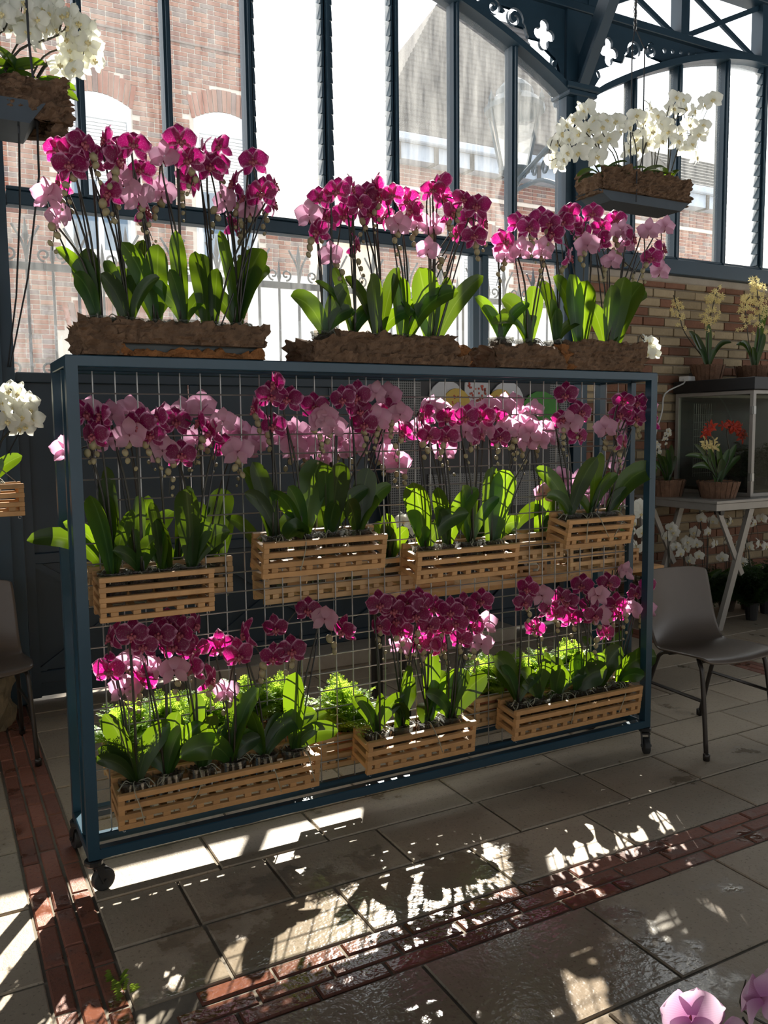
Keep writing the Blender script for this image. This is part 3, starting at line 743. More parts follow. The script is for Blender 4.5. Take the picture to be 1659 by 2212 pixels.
# ------------------------------------------------------------------ orchids
def flower_meshes(kind, mat, lipmat, s):
    out = []
    for var in range(4):
        R = random.Random(50+var); b = MB()
        def petal(ang, L, Wd, y0, cup, roundness, base=.004):
            nu, nv = (20, 13) if mat == 'pale_pink' else (9, 6); pts = []; uvs = []; ca, sa = math.cos(ang), math.sin(ang)
            wv_ = [R.uniform(-.0026, .0026) for _ in range(5)]; rf_ = [wv_[0]*math.sin(6*j/nv+wv_[1]*900)+wv_[2]*math.cos(4*j/nv) for j in range(nv)]
            for i in range(nu):
                u = (1-math.cos(PI*i/(nu-1)))/2*.75+.25*i/(nu-1); hw_ = Wd/2*max(.03, 1-abs(2*min(1, .07+.93*u)**roundness-1)**2.5)**.5*(.55+.45*min(1, u*2.0))
                for j in range(nv):
                    v = j/(nv-1)*2-1
                    al = base+L*u*(1-.10*v*v*(u > .6)); ac = v*hw_
                    yy = y0+cup*(u-.35)**2*L*2+.10*abs(v)**2*hw_*(-1 if cup < 0 else .6)+rf_[j]*u
                    pts.append((s*(al*ca-ac*sa), s*yy, s*(al*sa+ac*ca))); uvs.append((u, v*.5+.5))
            b.quadgrid(pts, nu, nv, uvs)
        if kind == 'phal':
            petal(PI/2+R.uniform(-.05, .05), .052, .042, .004, .5, .9)
            for sg in (-1, 1):
                petal(PI/2+sg*(2.30+R.uniform(-.06, .06)), .050, .036, .005, .5, .9)
            for sg in (-1, 1):
                petal((PI*.08 if sg > 0 else PI*.92)+R.uniform(-.06, .06), .055, .064, -.003, R.choice([.25, .5, -.2]), .80, .001)
        else:                                               # small five pointed bloom
            for q in range(5): petal(PI/2+q*2*PI/5, .046, .020, 0, .4, .95)
        b.f = [f[::-1] for f in b.f]; b.uv = {k: u[::-1] for k, u in b.uv.items()}
        me = b.mesh('flower', mat, True)
        l = MB()
        if kind == 'phal':
            def blob(cx, cy, cz, rx, ry, rz):
                pts = []
                for i in range(5):
                    th = PI*i/4
                    for k in range(7):
                        ph = 2*PI*k/7; pts.append((s*(cx+rx*math.sin(th)*math.cos(ph)), s*(cy+ry*math.cos(th)), s*(cz+rz*math.sin(th)*math.sin(ph))))
                l.quadgrid(pts, 5, 7, closed=True)
            blob(0, -.010, -.012, .008, .008, .011); blob(-.010, -.009, -.007, .006, .005, .008); blob(.010, -.009, -.007, .006, .005, .008)
            blob(0, -.009, .002, .004, .009, .005); blob(0, -.016, -.022, .004, .004, .006)
        else:
            l.lathe([(.004*s, -.004*s), (.007*s, 0), (.003*s, .008*s)], 6)
        out.append((me, l.mesh('lip', lipmat, True)))
    return out
FL = {'magenta': flower_meshes('phal', 'orchid_petal', 'lip_magenta', 1.0), 'white': flower_meshes('phal', 'orchid_white', 'lip_yellow', .92),
      'pink': flower_meshes('phal', 'pale_pink', 'lip_magenta', 1.0), 'cream': flower_meshes('star', 'cream_bloom', 'lip_yellow', 1.0), 'red': flower_meshes('star', 'red_bloom', 'lip_magenta', 1.0)}
b = MB(); b.lathe([(.001, -.014), (.009, -.009), (.0115, 0), (.009, .009), (.001, .015)], 8); BUD = b.mesh('bud', 'bud', True)
b = MB(); b.lathe([(.040, 0), (.056, .088), (.060, .090), (.060, .095), (.055, .095), (.053, .080)], 16); POT = b.mesh('pot', 'clear_plastic', True)
def medium_mesh(seed, R0=.052):
    R = random.Random(seed); b = MB(); b.lathe([(.037, .004), (.050, .072), (.030, .080), (.001, .082)], 12)
    for k in range(46):
        a, r = R.uniform(0, 2*PI), R0*math.sqrt(R.random())*.9; x, y, z = r*math.cos(a), r*math.sin(a), .080+R.uniform(-.004, .008); l_ = R.uniform(.006, .013)
        d = Vector((R.uniform(-1, 1), R.uniform(-1, 1), R.uniform(-.4, .4))).normalized()*l_
        b.bar((x-d.x, y-d.y, z-d.z), (x+d.x, y+d.y, z+d.z), R.uniform(.004, .009), .004)
    return b.mesh('potting_bark', 'medium')
MED = [medium_mesh(i) for i in range(3)]
def root_mesh(seed):
    R = random.Random(seed); b = MB()
    for k in range(5):
        a = R.uniform(0, 2*PI); p = Vector((.012*math.cos(a), .012*math.sin(a), .085)); pts = [p]
        for i in range(5):
            a += R.uniform(-.7, .7); p = p+Vector((.013*math.cos(a), .013*math.sin(a), R.uniform(-.004, .010) if i < 3 else -.012)); pts.append(p)
        b.tube(spline(pts, 2), .0022, 5)
    return b.mesh('aerial_roots', 'root', True)
ROOT = [root_mesh(i) for i in range(3)]
def leaf_mesh(base, tip, wid, nrm, lift, rng):
    """strap leaf, local coordinates"""
    base, tip = Vector(base), Vector(tip); d = tip-base; L = d.length
    ctrl = base+Vector((0, 0, 1))*L*lift+d*.30
    nu, nv = 10, 5; pts = []; b = MB(); uvs = [(i/9, j/4) for i in range(10) for j in range(5)]
    for i in range(nu):
        u = math.sin(PI/2*i/(nu-1))*.55+.45*i/(nu-1); p = base*(1-u)**2+ctrl*2*u*(1-u)+tip*u*u
        tg = ((ctrl-base)*(1-u)+(tip-ctrl)*u).normalized()
        sd_ = tg.cross(nrm); sd_ = sd_.normalized() if sd_.length > .05 else Vector((1, 0, 0)); nn = sd_.cross(tg)
        prof = .34+.66*math.sin(min(1, u/.62)*PI/2) if u < .62 else math.sqrt(max(0, 1-((u-.62)/.38)**2.3))
        hw_ = wid/2*max(prof, .06)
        for j in range(nv):
            v = j/(nv-1)*2-1; pts.append(p+sd_*v*hw_+nn*(abs(v)**1.3*hw_*.30+rng.uniform(-.0006, .0006)))
    b.quadgrid(pts, nu, nv, uvs); return b.mesh('leaf', 'orchid_leaf', True)
def depth_of(P): return (P-Vector((0, 0, CAMH))).dot(CF)
NTH = ['first', 'second', 'third', 'fourth', 'fifth', 'sixth']
def orchid(loc, label, group, spikes, leaves, kind='magenta', face=0.0, fscale=1.0, potscale=1.0, rng=None, haspot=True, buds=True, name='orchid_plant', stakes=True, droop=True):
    """spikes: lists of (point, code); leaves: (base, tip, width, normal, lift); world coordinates"""
    rng = rng or RND; loc = Vector(loc)
    t = thing(name, label, 'orchid', loc, 0, group)
    pz = .085*potscale
    if haspot:
        link('pot', POT, t, scale=potscale); link('potting_bark', MED[rng.randrange(3)], t, rot=(0, 0, rng.uniform(0, 6)), scale=potscale)
    link('aerial_roots', ROOT[rng.randrange(3)], t, rot=(0, 0, rng.uniform(0, 6)), scale=potscale)
    crown = Vector((0, 0, pz))
    if haspot and rng.random() < .45 and kind == 'magenta' and loc.y < 2.85:    # a grey root hanging over the rim of the pot
        x = rng.uniform(-.03, .03); dx = rng.uniform(-.05, .05)
        hb_ = MB(); hb_.tube(spline([Vector((0, 0, pz)), Vector((x, -.045, pz+.012)), Vector((x*1.2, -.082, pz-.01)), Vector((x+dx*.4, -.086, pz-.05)), Vector((x+dx, -.082, pz-.09-rng.uniform(0, .03)))], 4), .0019, 5)
        add(hb_, 'hanging_root', 'root', t, True)
    for (bs, tp, wd, nm, lf) in leaves:
        bl = (bs-loc)*.35+crown*.65; bl.z = pz-.005
        link('leaf', leaf_mesh(bl, tp-loc, wd, nm, lf, rng), t)
    for sp in spikes:
        if not sp: continue
        sp = sorted(sp, key=lambda q: -q[0].z)
        P = [q[0]-loc for q in sp]; top = P[0]
        a = rng.uniform(0, 2*PI); st = Vector((.012*math.cos(a), .012*math.sin(a), pz-.01))
        back = Vector((-math.sin(face)*0, .028*math.cos(face), 0))
        path = [st, st.lerp(Vector((top.x, top.y, st.z)), .35)+Vector((0, 0, (top.z-st.z)*.5)), Vector((top.x*.9+st.x*.1, top.y, top.z-.06))+back*1.6]
        sway = rng.uniform(-.02, .02)
        path.append(top+back*1.1+Vector((sway*.3, 0, .012)))
        for q in P[1:]: path.append(Vector((q.x*.6+path[-1].x*.4, q.y, q.z))+back*.8)
        end = path[-1].copy(); nb = 0
        if buds and droop:
            nb = rng.randint(3, 5); dx = rng.uniform(-.010, .010)
            for k in range(nb): path.append(end+Vector((dx*(k+1), -.004*k, -.026*(k+1))))
        sm = spline(path, 4); nn = len(sm)
        bm = MB(); bm.tube(sm, [max(.0013, .0042*(1-.72*i/nn)) for i in range(nn)], 5)
        for q in P: bm.tube([q+back*.9+Vector((0, 0, -.004)), q+back*.25], .0012, 4, False)
        add(bm, 'flower_stem', 'stem', t, True)
        if stakes:
            sb = MB(); sb.tube([st+Vector((.008, 0, -.03)), Vector((top.x*.9+st.x*.1+.004, top.y, top.z-.08))+back*1.6], .0029, 5); add(sb, 'support_stick', 'stake', t)
        for k in range(nb):
            q = end+Vector((dx*(k+1), -.004*k, -.026*(k+1))); s_ = (1.25-.2*k)*(.9 if nb > 3 else 1)
            link('bud', BUD, t, q+Vector((rng.choice((-1, 1))*.009, -.004, -.004)), (rng.uniform(2.4, 3.6), rng.uniform(-.6, .6), 0), s_)
        for (W_, code), q in zip(sp, P):
            yaw = {0: -.50+rng.uniform(-.42, .42), 1: -1.45+rng.uniform(-.25, .25), 2: .55+rng.uniform(-.2, .3), 3: 2.65+rng.uniform(-.5, .5), 5: PI-.35+rng.uniform(-.6, .6), 6: rng.uniform(-1.5, .7), 7: 2.75+rng.uniform(-.25, .25)}[code]
            me, lp = FL[kind][rng.randrange(4)]
            o = link('flower', me, t, q, (rng.uniform(-.22, .18), rng.uniform(-.14, .14), yaw), fscale*rng.uniform(.88, 1.08))
            link('lip', lp, o, scale=.8 if kind == 'white' else 1.0)
    return t
def cluster(fl, n):
    """split a plant's flowers into n spikes by their x"""
    fl = sorted(fl, key=lambda q: q[0].x); n = max(1, min(n, len(fl))); out = [[] for _ in range(n)]
    for i, q in enumerate(fl): out[i*n//len(fl)].append(q)
    return out
def fill(plants_x, Y, potz, flowers, leaves, cname, group, Yf=None, per=2.4, back=False, fscale=1.0, kind='magenta', colour='speckled magenta orchid', potscale=.92, haspot=True, rng=None, jitter=.05, leafy=2, ):
    """plants in a container: give each listed flower and leaf of the photograph to the nearest pot"""
    rng = rng or random.Random(len(flowers)*7+len(plants_x)); n = len(plants_x)
    if back: colour = 'pink orchid'
    Fs = [[] for _ in range(n)]; Ls = [[] for _ in range(n)]
    def home(x, lists, cap):
        order = sorted(range(n), key=lambda i: abs(plants_x[i]-x)+len(lists[i])*.035); return order[0]
    for f in flowers:
        code = f[2] if len(f) > 2 else 0
        y = (Yf or Y)+rng.uniform(-jitter, jitter)
        P = at(f[0], f[1], y); Fs[home(P.x, Fs, 9)].append((P, (5 if back and code in (0, 6) else code)))
    for l in leaves:
        bx, by, tx, ty, wp = l[:5]
        yt = Y+(l[5] if len(l) > 5 else rng.uniform(-.09, .05)); tip = at(tx, ty, yt); bs = at(bx, by, Y)
        nm = Vector((-.4+rng.uniform(-.95, .95), -1, rng.uniform(-.2, .6))).normalized()
        if back: nm = Vector((rng.uniform(-.5, .5), -1, .3)).normalized()
        i = home(bs.x, Ls, 9)
        Ls[i].append((bs, tip, wp*depth_of(tip)/FPX*1.05, nm, rng.uniform(.30, .5) if tip.z-bs.z > .08 else .45))
    for i, px in enumerate(plants_x):
        loc = Vector((px, Y+rng.uniform(-.008, .008), potz))
        while len(Ls[i]) < leafy+2:
            a = rng.uniform(-1.2, 1.2)+(PI if rng.random() < .5 else 0); L = rng.uniform(.14, .22)
            tip = loc+Vector((math.cos(a)*L*.7, math.sin(a)*.06, .10+rng.uniform(.05, .17)))
            Ls[i].append((loc+Vector((0, 0, .09)), tip, rng.uniform(.045, .062), Vector((-.3, -1, .3)).normalized(), .4))
        nth = 'leftmost' if i == 0 else ('rightmost' if i == n-1 else NTH[i]+' from left')
        lab = '%s, %s in the %s' % (colour, nth, cname)
        orchid(loc, lab, group, cluster(Fs[i], max(1, round(len(Fs[i])/per))) if Fs[i] else [], Ls[i], kind, 0, fscale, potscale, rng, haspot)

G_FRONT = 'magenta orchids on the front of the rack'
G_TOP = 'magenta orchids in the bark planters on top of the rack'
G_BACK = 'pink orchids hung behind the rack mesh'
YF0, YF1 = 2.735, 2.868; YC = 2.802
YB0, YB1 = 2.89, 3.025; YCB = 2.958
def pots(x0, x1, n, m=.075): return [x0+m+(x1-x0-2*m)*i/(n-1) for i in range(n)]

# middle row, front
tA, rA, fA = crate('five slat wooden crate hanging low in the middle row beside the left post', .442, .815, YF0, YF1, .897, 5, .0175, tilt=0.06)
fill(pots(.442, .815, 4, .06), YC, rA-.084, [(202,940),(220,897,1),(182,893,2),(325,940),(380,910),(342,902,1),(432,910,1),(480,910,3),(487,965),(392,982),(350,972,3),(245,895,3),(515,975,3),(280,940,3),(212,925,0),(300,915,6),(455,930,6)],
     [(230,1240,195,1070,54,-.04),(255,1230,230,1070,42),(250,1220,285,1100,34),(300,1200,300,1070,26),(330,1160,325,1085,24),(420,1210,402,1055,54),(420,1200,437,1085,36),(415,1185,497,1148,46,-.05),(330,1190,358,1150,42),(300,1190,335,1165,40),(240,1230,228,1030,38,.04),(390,1200,340,1120,36)],
     'low five slat crate by the left post', G_FRONT)
tB, rB, fB = crate('slatted wooden crate of the middle row, second from the left post', .988, 1.472, YF0, YF1, .987, 4, .020, tilt=0.2)
fill(pots(.988, 1.472, 4), YC, rB-.084, [(622,862),(585,855),(552,880,1),(590,920),(680,877),(740,862),(770,855),(777,887),(787,915),(692,910,3),(720,920,3),(810,850,3),(840,855,3),(852,875,2),(865,895,3),(840,890),(872,932,1),(595,828,1),(700,900,3),(815,905,3)],
     [(565,1140,525,1012,38),(580,1140,545,998,42),(600,1130,528,1065,34),(640,1125,585,1062,38),(655,1120,620,1165,48,-.10),(655,1130,692,996,64),(715,1130,737,998,52),(700,1150,725,1085,34),(780,1150,797,1012,48),(775,1140,812,1068,52),(690,1130,700,1000,34),(760,1150,750,1080,36)],
     'second crate of the middle row', G_FRONT)
tC, rC, fC = crate('slatted wooden crate of the middle row, third from the left post', 1.605, 2.087, YF0, YF1, .909, 4, .0195, tilt=0.16)
fill(pots(1.605, 2.087, 4), YC, rC-.084, [(967,902),(927,942),(915,895,1),(1007,900),(1040,900),(1072,900),(1080,945),(1005,932,3),(1037,940,2),(965,945,6),(1135,915,3),(1135,955,3),(1095,925,3),(1165,950,3),(1145,935,3),(1050,930,3)],
     [(918,1150,892,1042,58),(915,1160,885,1090,34),(960,1150,945,1052,34),(970,1160,1032,1055,42),(935,1155,1012,1108,38,-.07),(1010,1160,1000,1048,42),(1040,1160,1065,1008,48),(1075,1130,1102,1018,52),(1080,1140,1122,1128,36),(1075,1160,1080,1100,34)],
     'third crate of the middle row', G_FRONT)
tD, rD, fD = crate('small three pot crate hanging high at the right end of the rack', 2.341, 2.714, YF0, YF1, .988, 4, .0195, tilt=0.2)
fill(pots(2.341, 2.714, 3), YC, rD-.084, [(1222,852),(1255,890),(1215,905),(1250,942),(1307,925,3),(1347,867),(1340,895),(1375,902),(1395,880,3),(1407,910,1),(1345,955,2),(1232,915,3),(1380,870,6)],
     [(1225,1095,1155,1013,34),(1235,1100,1290,988,34),(1285,1090,1297,978,30),(1330,1080,1420,1012,46),(1240,1090,1180,1075,28),(1270,1090,1320,1020,28)],
     'small high crate at the right', G_FRONT)
# bottom row, front
tE, rE, fE = crate('long six pot wooden crate at the lower left of the rack', .470, 1.186, YF0, YF1, .199, 4, .0195, tilt=0.17)
fill(pots(.470, 1.186, 6, .07), YC, rE-.084, [(240,1375,1),(285,1370),(310,1395),(235,1447),(307,1470),(345,1370),(390,1367),(375,1395),(422,1350,2),(422,1402,2),(362,1345),(417,1442,1),(455,1467,2),(475,1397),(530,1370,1),(515,1415),(595,1357),(590,1420),(630,1405),(665,1317),(702,1335,3),(740,1362,1),(285,1425,3),(270,1485,3),(375,1445,3),(490,1492,3),(332,1440,3)],
     [(290,1640,225,1543,54),(305,1655,367,1562,48),(365,1620,385,1538,42),(430,1600,420,1498,38),(480,1600,535,1498,52),(500,1590,562,1488,36),(565,1600,540,1533,38),(640,1560,640,1452,52),(575,1610,682,1538,42),(650,1585,730,1580,42,-.05),(490,1645,388,1638,58,-.10),(470,1610,490,1568,24),(350,1640,400,1568,34),(440,1620,460,1540,40)],
     'long crate at the lower left', G_FRONT)
tF, rF, fF = crate('four pot slatted crate in the middle of the bottom row', 1.384, 1.876, YF0, YF1, .196, 4, .0205, tilt=0.15)
fill(pots(1.384, 1.876, 4), YC, rF-.084, [(820,1305),(849,1317),(823,1352),(867,1363),(899,1328),(881,1302),(907,1300),(928,1352),(956,1357),(974,1320),(1003,1308),(1040,1297),(1032,1334,2),(997,1380),(1020,1355),(903,1390),(930,1392),(955,1392,2),(1040,1390,3),(1046,1346,3),(867,1390,3),(939,1314),(1008,1330),(855,1340),(985,1345,6),(915,1310,6)],
     [(805,1590,825,1498,30),(840,1580,897,1472,48),(870,1560,880,1438,42),(945,1540,937,1410,36),(930,1560,1002,1458,52),(985,1545,1052,1458,48),(905,1580,920,1518,34),(900,1580,850,1520,34),(960,1530,1010,1448,40)],
     'four pot crate of the bottom row', G_FRONT)
tG, rG, fG = crate('long slatted crate in the bottom row beside the right post', 2.075, 2.790, YF0, YF1, .198, 4, .0205, tilt=0.14)
fill(pots(2.075, 2.790, 6, .07), YC, rG-.084, [(1140,1271),(1133,1302),(1156,1357),(1212,1290),(1272,1307),(1257,1265),(1235,1335),(1315,1260),(1335,1325),(1372,1282),(1400,1265),(1350,1235,3),(1310,1367),(1397,1315,3),(1365,1315,3),(1182,1315,2),(1200,1325),(1290,1285,3),(1330,1305),(1170,1285,3),(1295,1330,3),(1225,1300,6),(1285,1330,6)],
     [(1120,1490,1066,1418,50),(1150,1490,1180,1428,34),(1185,1480,1217,1438,40),(1235,1480,1312,1448,54),(1330,1450,1418,1420,48),(1345,1475,1392,1460,34,-.07),(1280,1470,1262,1418,42),(1200,1490,1195,1418,38),(1300,1470,1342,1398,42),(1235,1480,1240,1410,40)],
     'long crate beside the right post', G_FRONT)
# crates on the back of the mesh, their flowers turned to the sun
crate('pale crate behind the mesh, back to back with the low five slat crate', .437, .932, YB0, YB1, .925, 4, .020, 'crate_wood_pale')
fill(pots(.437, .932, 4), YCB, .965, [(192,885,5),(280,890,5),(310,900,5),(435,878,5),(400,885,5),(425,950,5),(520,930,5),(530,970,5),(555,955,0),(235,950,5),(142,970,5),(360,905,5),(330,930,5),(455,905,5),(495,940,5)],
     [(195,1165,58,1168,42),(480,1160,490,1058,54),(540,1150,492,1120,32),(225,1060,230,1008,40),(290,1130,320,1070,36),(390,1130,410,1050,36)], 'pale crate behind the left end of the mesh', G_BACK, back=True)
crate('pale crate behind the mesh, lower than the second middle crate', 1.05, 1.682, YB0, YB1, .862, 4, .020, 'crate_wood_pale')
fill(pots(1.05, 1.682, 4), YCB, .902, [(615,940,5),(640,930,5),(665,945,5),(690,960,5),(715,940,5),(655,975,5),(750,950,5),(730,970,5),(825,940,5),(830,980,5),(855,995,0),(800,930,5),(840,920,5),(770,965,5),(635,965,5),(700,985,5)],
     [(530,1140,488,1118,30),(700,1150,670,1080,40),(850,1190,880,1140,34),(860,1180,830,1110,34)], 'pale crate behind the second middle crate', G_BACK, back=True)
crate('pale crate behind the mesh, right of the third middle crate', 1.80, 2.462, YB0, YB1, .915, 4, .020, 'crate_wood_pale')
fill(pots(1.80, 2.462, 4), YCB, .955, [(925,882,5),(1085,877,5),(1155,885,5),(1180,925,5),(1060,880,5),(1125,895,5),(1025,890,5),(985,895,5),(905,925,5),(962,970,5),(860,1000,0),(1110,870,5),(950,885,5),(1040,925,5),(1185,945,5)],
     [(1140,1120,1192,1028,34),(1110,1140,1185,1098,30),(1000,1140,1010,1060,36)], 'pale crate behind the third middle crate', G_BACK, back=True)
crate('pale crate behind the mesh at the right end of the rack', 2.50, 2.815, YB0, YB1, .84, 4, .020, 'crate_wood_pale')
fill(pots(2.50, 2.815, 2), YCB, .88, [(1350,925,5),(1210,1030,5),(1250,1040,5),(1175,1065,5),(1340,1040,5),(1315,1080,5),(1270,1070,5),(1330,1000,5),(1225,1070,5),(1345,1075,5)],
     [(1220,1140,1200,1060,40),(1300,1140,1330,1060,40)], 'pale crate behind the right end of the mesh', G_BACK, back=True, jitter=.08)

# ------------------------------------------------------------------ bark planters on top of the rack
def bark_block(name, x0, x1, y0, y1, z0, z1, seed, amp=.016, mat='bark', parent=None, res=.0085):
    b = MB(); W, D, H = x1-x0, y1-y0, z1-z0
    nx, ny, nz = max(3, int(W/res)), max(3, int(D/.02)), max(3, int(H/res)); idx = {}
    def vid(i, j, k):
        q = (i, j, k)
        if q not in idx:
            p = Vector((x0+W*i/nx, y0+D*j/ny, z0+H*k/nz)); c = Vector(((x0+x1)/2, (y0+y1)/2, (z0+z1)/2))
            o = noise.noise(p*16+Vector((seed, 0, 0)))*1.0+abs(noise.noise(Vector((p.x*26, p.y*26, p.z*70+seed))))*1.1-.35+noise.noise(p*55)*.45+noise.noise(p*120)*.25
            d = Vector((0, 0, 0))
            if i in (0, nx): d.x += (1 if i else -1)
            if j in (0, ny): d.y += (1 if j else -1)
            if k in (0, nz): d.z += (1 if k else -1)*.8
            d += Vector((noise.noise(p*30+Vector((9, seed, 0))), 0, noise.noise(p*30+Vector((0, seed, 7)))))*.5
            if k == 0: d.z = 0; o = min(o, .2)
            idx[q] = len(b.v); b.v.append(tuple(p+d*o*amp))
        return idx[q]
    for k in range(nz):
        for i in range(nx):
            b.f.append((vid(i,0,k), vid(i+1,0,k), vid(i+1,0,k+1), vid(i,0,k+1))); b.f.append((vid(i,ny,k+1), vid(i+1,ny,k+1), vid(i+1,ny,k), vid(i,ny,k)))
        for j in range(ny):
            b.f.append((vid(0,j,k), vid(0,j,k+1), vid(0,j+1,k+1), vid(0,j+1,k))); b.f.append((vid(nx,j+1,k), vid(nx,j+1,k+1), vid(nx,j,k+1), vid(nx,j,k)))
    for i in range(nx):
        for j in range(ny):
            b.f.append((vid(i,j,nz), vid(i+1,j,nz), vid(i+1,j+1,nz), vid(i,j+1,nz))); b.f.append((vid(i,j+1,0), vid(i+1,j+1,0), vid(i+1,j,0), vid(i,j,0)))
    return add(b, name, mat, parent)
ZT = RZ1+.001
def planter(label, x0, x1, zt, pieces, seed):
    t = thing('bark_planter', label, 'planter', ((x0+x1)/2, 2.84, ZT), 0, 'bark planters on top of the rack')
    ox, oy, oz = (x0+x1)/2, 2.84, ZT
    for i, (nm, a, b_, y0, y1, z0, z1, mat) in enumerate(pieces): bark_block(nm, a-ox, b_-ox, y0-oy, y1-oy, z0, z1, seed+i*3.1, .023, mat, t)
    boxpart('tray', 'tray_plastic', t, x0+.03-ox, x1-.03-ox, 2.775-oy, 2.985-oy, .004, .05)
    return t
planter('longest bark planter on the left end of the rack top', .425, 1.035, .1, [
    ('bark_slab', .545, 1.030, 2.742, 2.770, .042, .112, 'bark'), ('bark_strip', .54, 1.02, 2.746, 2.770, .002, .026, 'bark_inner'),
    ('bark_slab', .430, .545, 2.738, 2.772, .002, .108, 'bark'), ('bark_slab', .430, 1.03, 2.99, 3.02, .002, .10, 'bark'),
    ('bark_end', .425, .452, 2.77, 2.99, .002, .10, 'bark'), ('bark_end', 1.008, 1.034, 2.77, 2.99, .002, .10, 'bark')], 1.0)
fill(pots(.425, 1.035, 6, .07), 2.875, ZT+.045, [(124,320),(151,357),(196,332,2),(227,300,1),(289,312),(255,345,2),(304,367),(235,417),(390,302),(355,340,3),(407,345),(437,325,1),(475,315),(470,352),(547,347),(565,415),(505,395,1),(592,400,2),(530,425,6),(315,457,2),(105,422,3),(130,395,1),(412,390,2),(350,415,3),(490,435,3),(540,450,3),(132,467,3),(265,390,3),(505,485,2),(300,425,3),(245,320,6),(205,345,1),(160,320,6),(180,310,2),(455,360,6),(590,440,2)],
     [(235,660,120,535,32),(200,640,165,560,46),(200,640,187,536,44),(240,660,225,563,34),(345,640,263,523,42),(300,660,310,518,36),(352,650,342,528,50),(400,640,380,498,38),(420,640,422,543,40),(455,650,432,548,36),(510,660,475,498,26),(510,665,567,538,66),(520,650,582,578,40),(215,670,160,590,40),(300,650,345,600,34),(480,650,470,580,38)],
     'long bark planter on top at the left', G_TOP, 2.86, 2.1, jitter=.08)
planter('dark bark planter in the middle of the rack top', 1.205, 1.86, .1, [
    ('bark_slab', 1.31, 1.80, 2.742, 2.772, .030, .110, 'bark'), ('bark_slab', 1.205, 1.32, 2.744, 2.775, .002, .085, 'bark'), ('bark_strip', 1.215, 1.855, 2.738, 2.766, .002, .036, 'bark'),
    ('bark_slab', 1.80, 1.86, 2.76, 2.80, .002, .085, 'bark_inner'), ('bark_slab', 1.21, 1.85, 2.99, 3.02, .002, .095, 'bark'), ('bark_end', 1.205, 1.23, 2.77, 2.99, .002, .08, 'bark'), ('bark_end', 1.835, 1.86, 2.79, 2.99, .002, .085, 'bark')], 21.0)
fill(pots(1.215, 1.85, 5, .09), 2.875, ZT+.035, [(690,428),(727,412),(760,405,2),(705,470),(742,465),(790,420),(820,425),(800,460),(668,465,3),(685,500,1),(715,550,3),(770,530,2),(880,432),(848,420),(960,430),(935,410),(1000,430),(1030,445),(1010,470),(1025,510),(988,505,1),(950,395,1),(925,540,3),(900,480,3),(860,485,3),(940,490,3),(1045,480,2),(830,470,1),(775,440,6),(812,405,1),(890,455,6),(975,460,6)],
     [(700,690,628,640,48),(770,690,680,608,26),(760,670,720,578,26),(790,690,745,598,32),(830,690,862,578,34),(840,700,850,588,34),(800,690,800,593,38),(930,690,905,578,64),(900,690,990,630,44,-.08),(980,690,1044,596,36),(870,690,865,598,40),(960,690,967,598,44)],
     'dark bark planter on top in the middle', G_TOP, 2.86, 2.1, jitter=.08)
planter('split bark planter on the right end of the rack top', 2.0, 2.785, .1, [
    ('bark_slab', 2.0, 2.345, 2.740, 2.775, .002, .088, 'bark'), ('bark_slab', 2.352, 2.785, 2.744, 2.778, .002, .125, 'bark'), ('bark_strip', 2.325, 2.375, 2.752, 2.785, .002, .10, 'bark_inner'),
    ('bark_slab', 2.01, 2.78, 2.99, 3.02, .002, .10, 'bark'), ('bark_end', 2.0, 2.025, 2.775, 2.99, .002, .085, 'bark'), ('bark_end', 2.758, 2.786, 2.778, 2.99, .002, .11, 'bark')], 41.0)
fill(pots(2.01, 2.78, 5, .09), 2.875, ZT+.045, [(1090,520),(1120,482),(1142,492),(1170,472),(1187,482),(1230,460),(1260,500),(1280,460),(1300,490),(1330,475),(1340,500,3),(1367,515,2),(1400,500,3),(1437,490,3),(1407,557),(1432,537,2),(1425,585,3),(1195,505,1),(1090,548,3),(1170,540,3),(1320,565,3),(1270,530,3),(1230,555,2),(1295,520,1),(1125,540,3),(1240,485,6),(1215,480,6),(1310,520,6),(1350,530,3)],
     [(1140,690,1083,648,54),(1140,705,1060,700,26),(1155,690,1155,618,44),(1195,700,1165,608,42),(1230,710,1195,598,34),(1230,700,1230,593,42),(1270,710,1270,606,46),(1310,710,1320,616,48),(1360,715,1387,613,48),(1350,710,1350,598,44),(1290,700,1275,658,34),(1330,700,1397,633,38)],
     'split bark planter on top at the right', G_TOP, 2.86, 2.1, jitter=.08)

# ------------------------------------------------------------------ ferns behind the bottom row
def frond_mesh(seed, L, n, mat, droop=.5, leafw=.3):
    R = random.Random(seed); b = MB(); pts = []
    for i in range(n+1):
        u = i/n; pts.append(Vector((R.uniform(-.002, .002)+L*u*.55, 0, L*(u*.85-droop*u*u))))
    b.tube(pts, [.0022*(1-.7*i/n) for i in range(n+1)], 4, False)
    for i in range(1, n+1):
        u = i/n; w_ = L*leafw*math.sin(PI*min(1, .12+.88*u)**.8)*.85+.005
        for sg in (-1, 1):                                    # pinna with its own small leaflets
            d = Vector((.40, sg, R.uniform(-.35, .25))).normalized()*w_; p = pts[i]; m_ = 2 if w_ < .012 else (5 if mat == 'fern_leaf' else 4)
            for q in range(m_):
                o = p+d*((q+.6)/m_); l_ = w_/m_*(1.25-.55*q/m_)
                for s2 in (-1, 1):
                    e = (d.normalized()*.75+Vector((s2*.9, 0, R.uniform(-.35, .35)))).normalized()*l_*1.25; n_ = d.cross(e); n_ = n_.normalized() if n_.length > 1e-6 else Vector((0, 0, 1))
                    sd_ = e.cross(n_).normalized()*l_*.42; k = len(b.v); b.v += [tuple(o), tuple(o+e*.55+sd_), tuple(o+e), tuple(o+e*.55-sd_)]; b.f.append((k, k+1, k+2, k+3))
    return b.mesh('frond', mat)
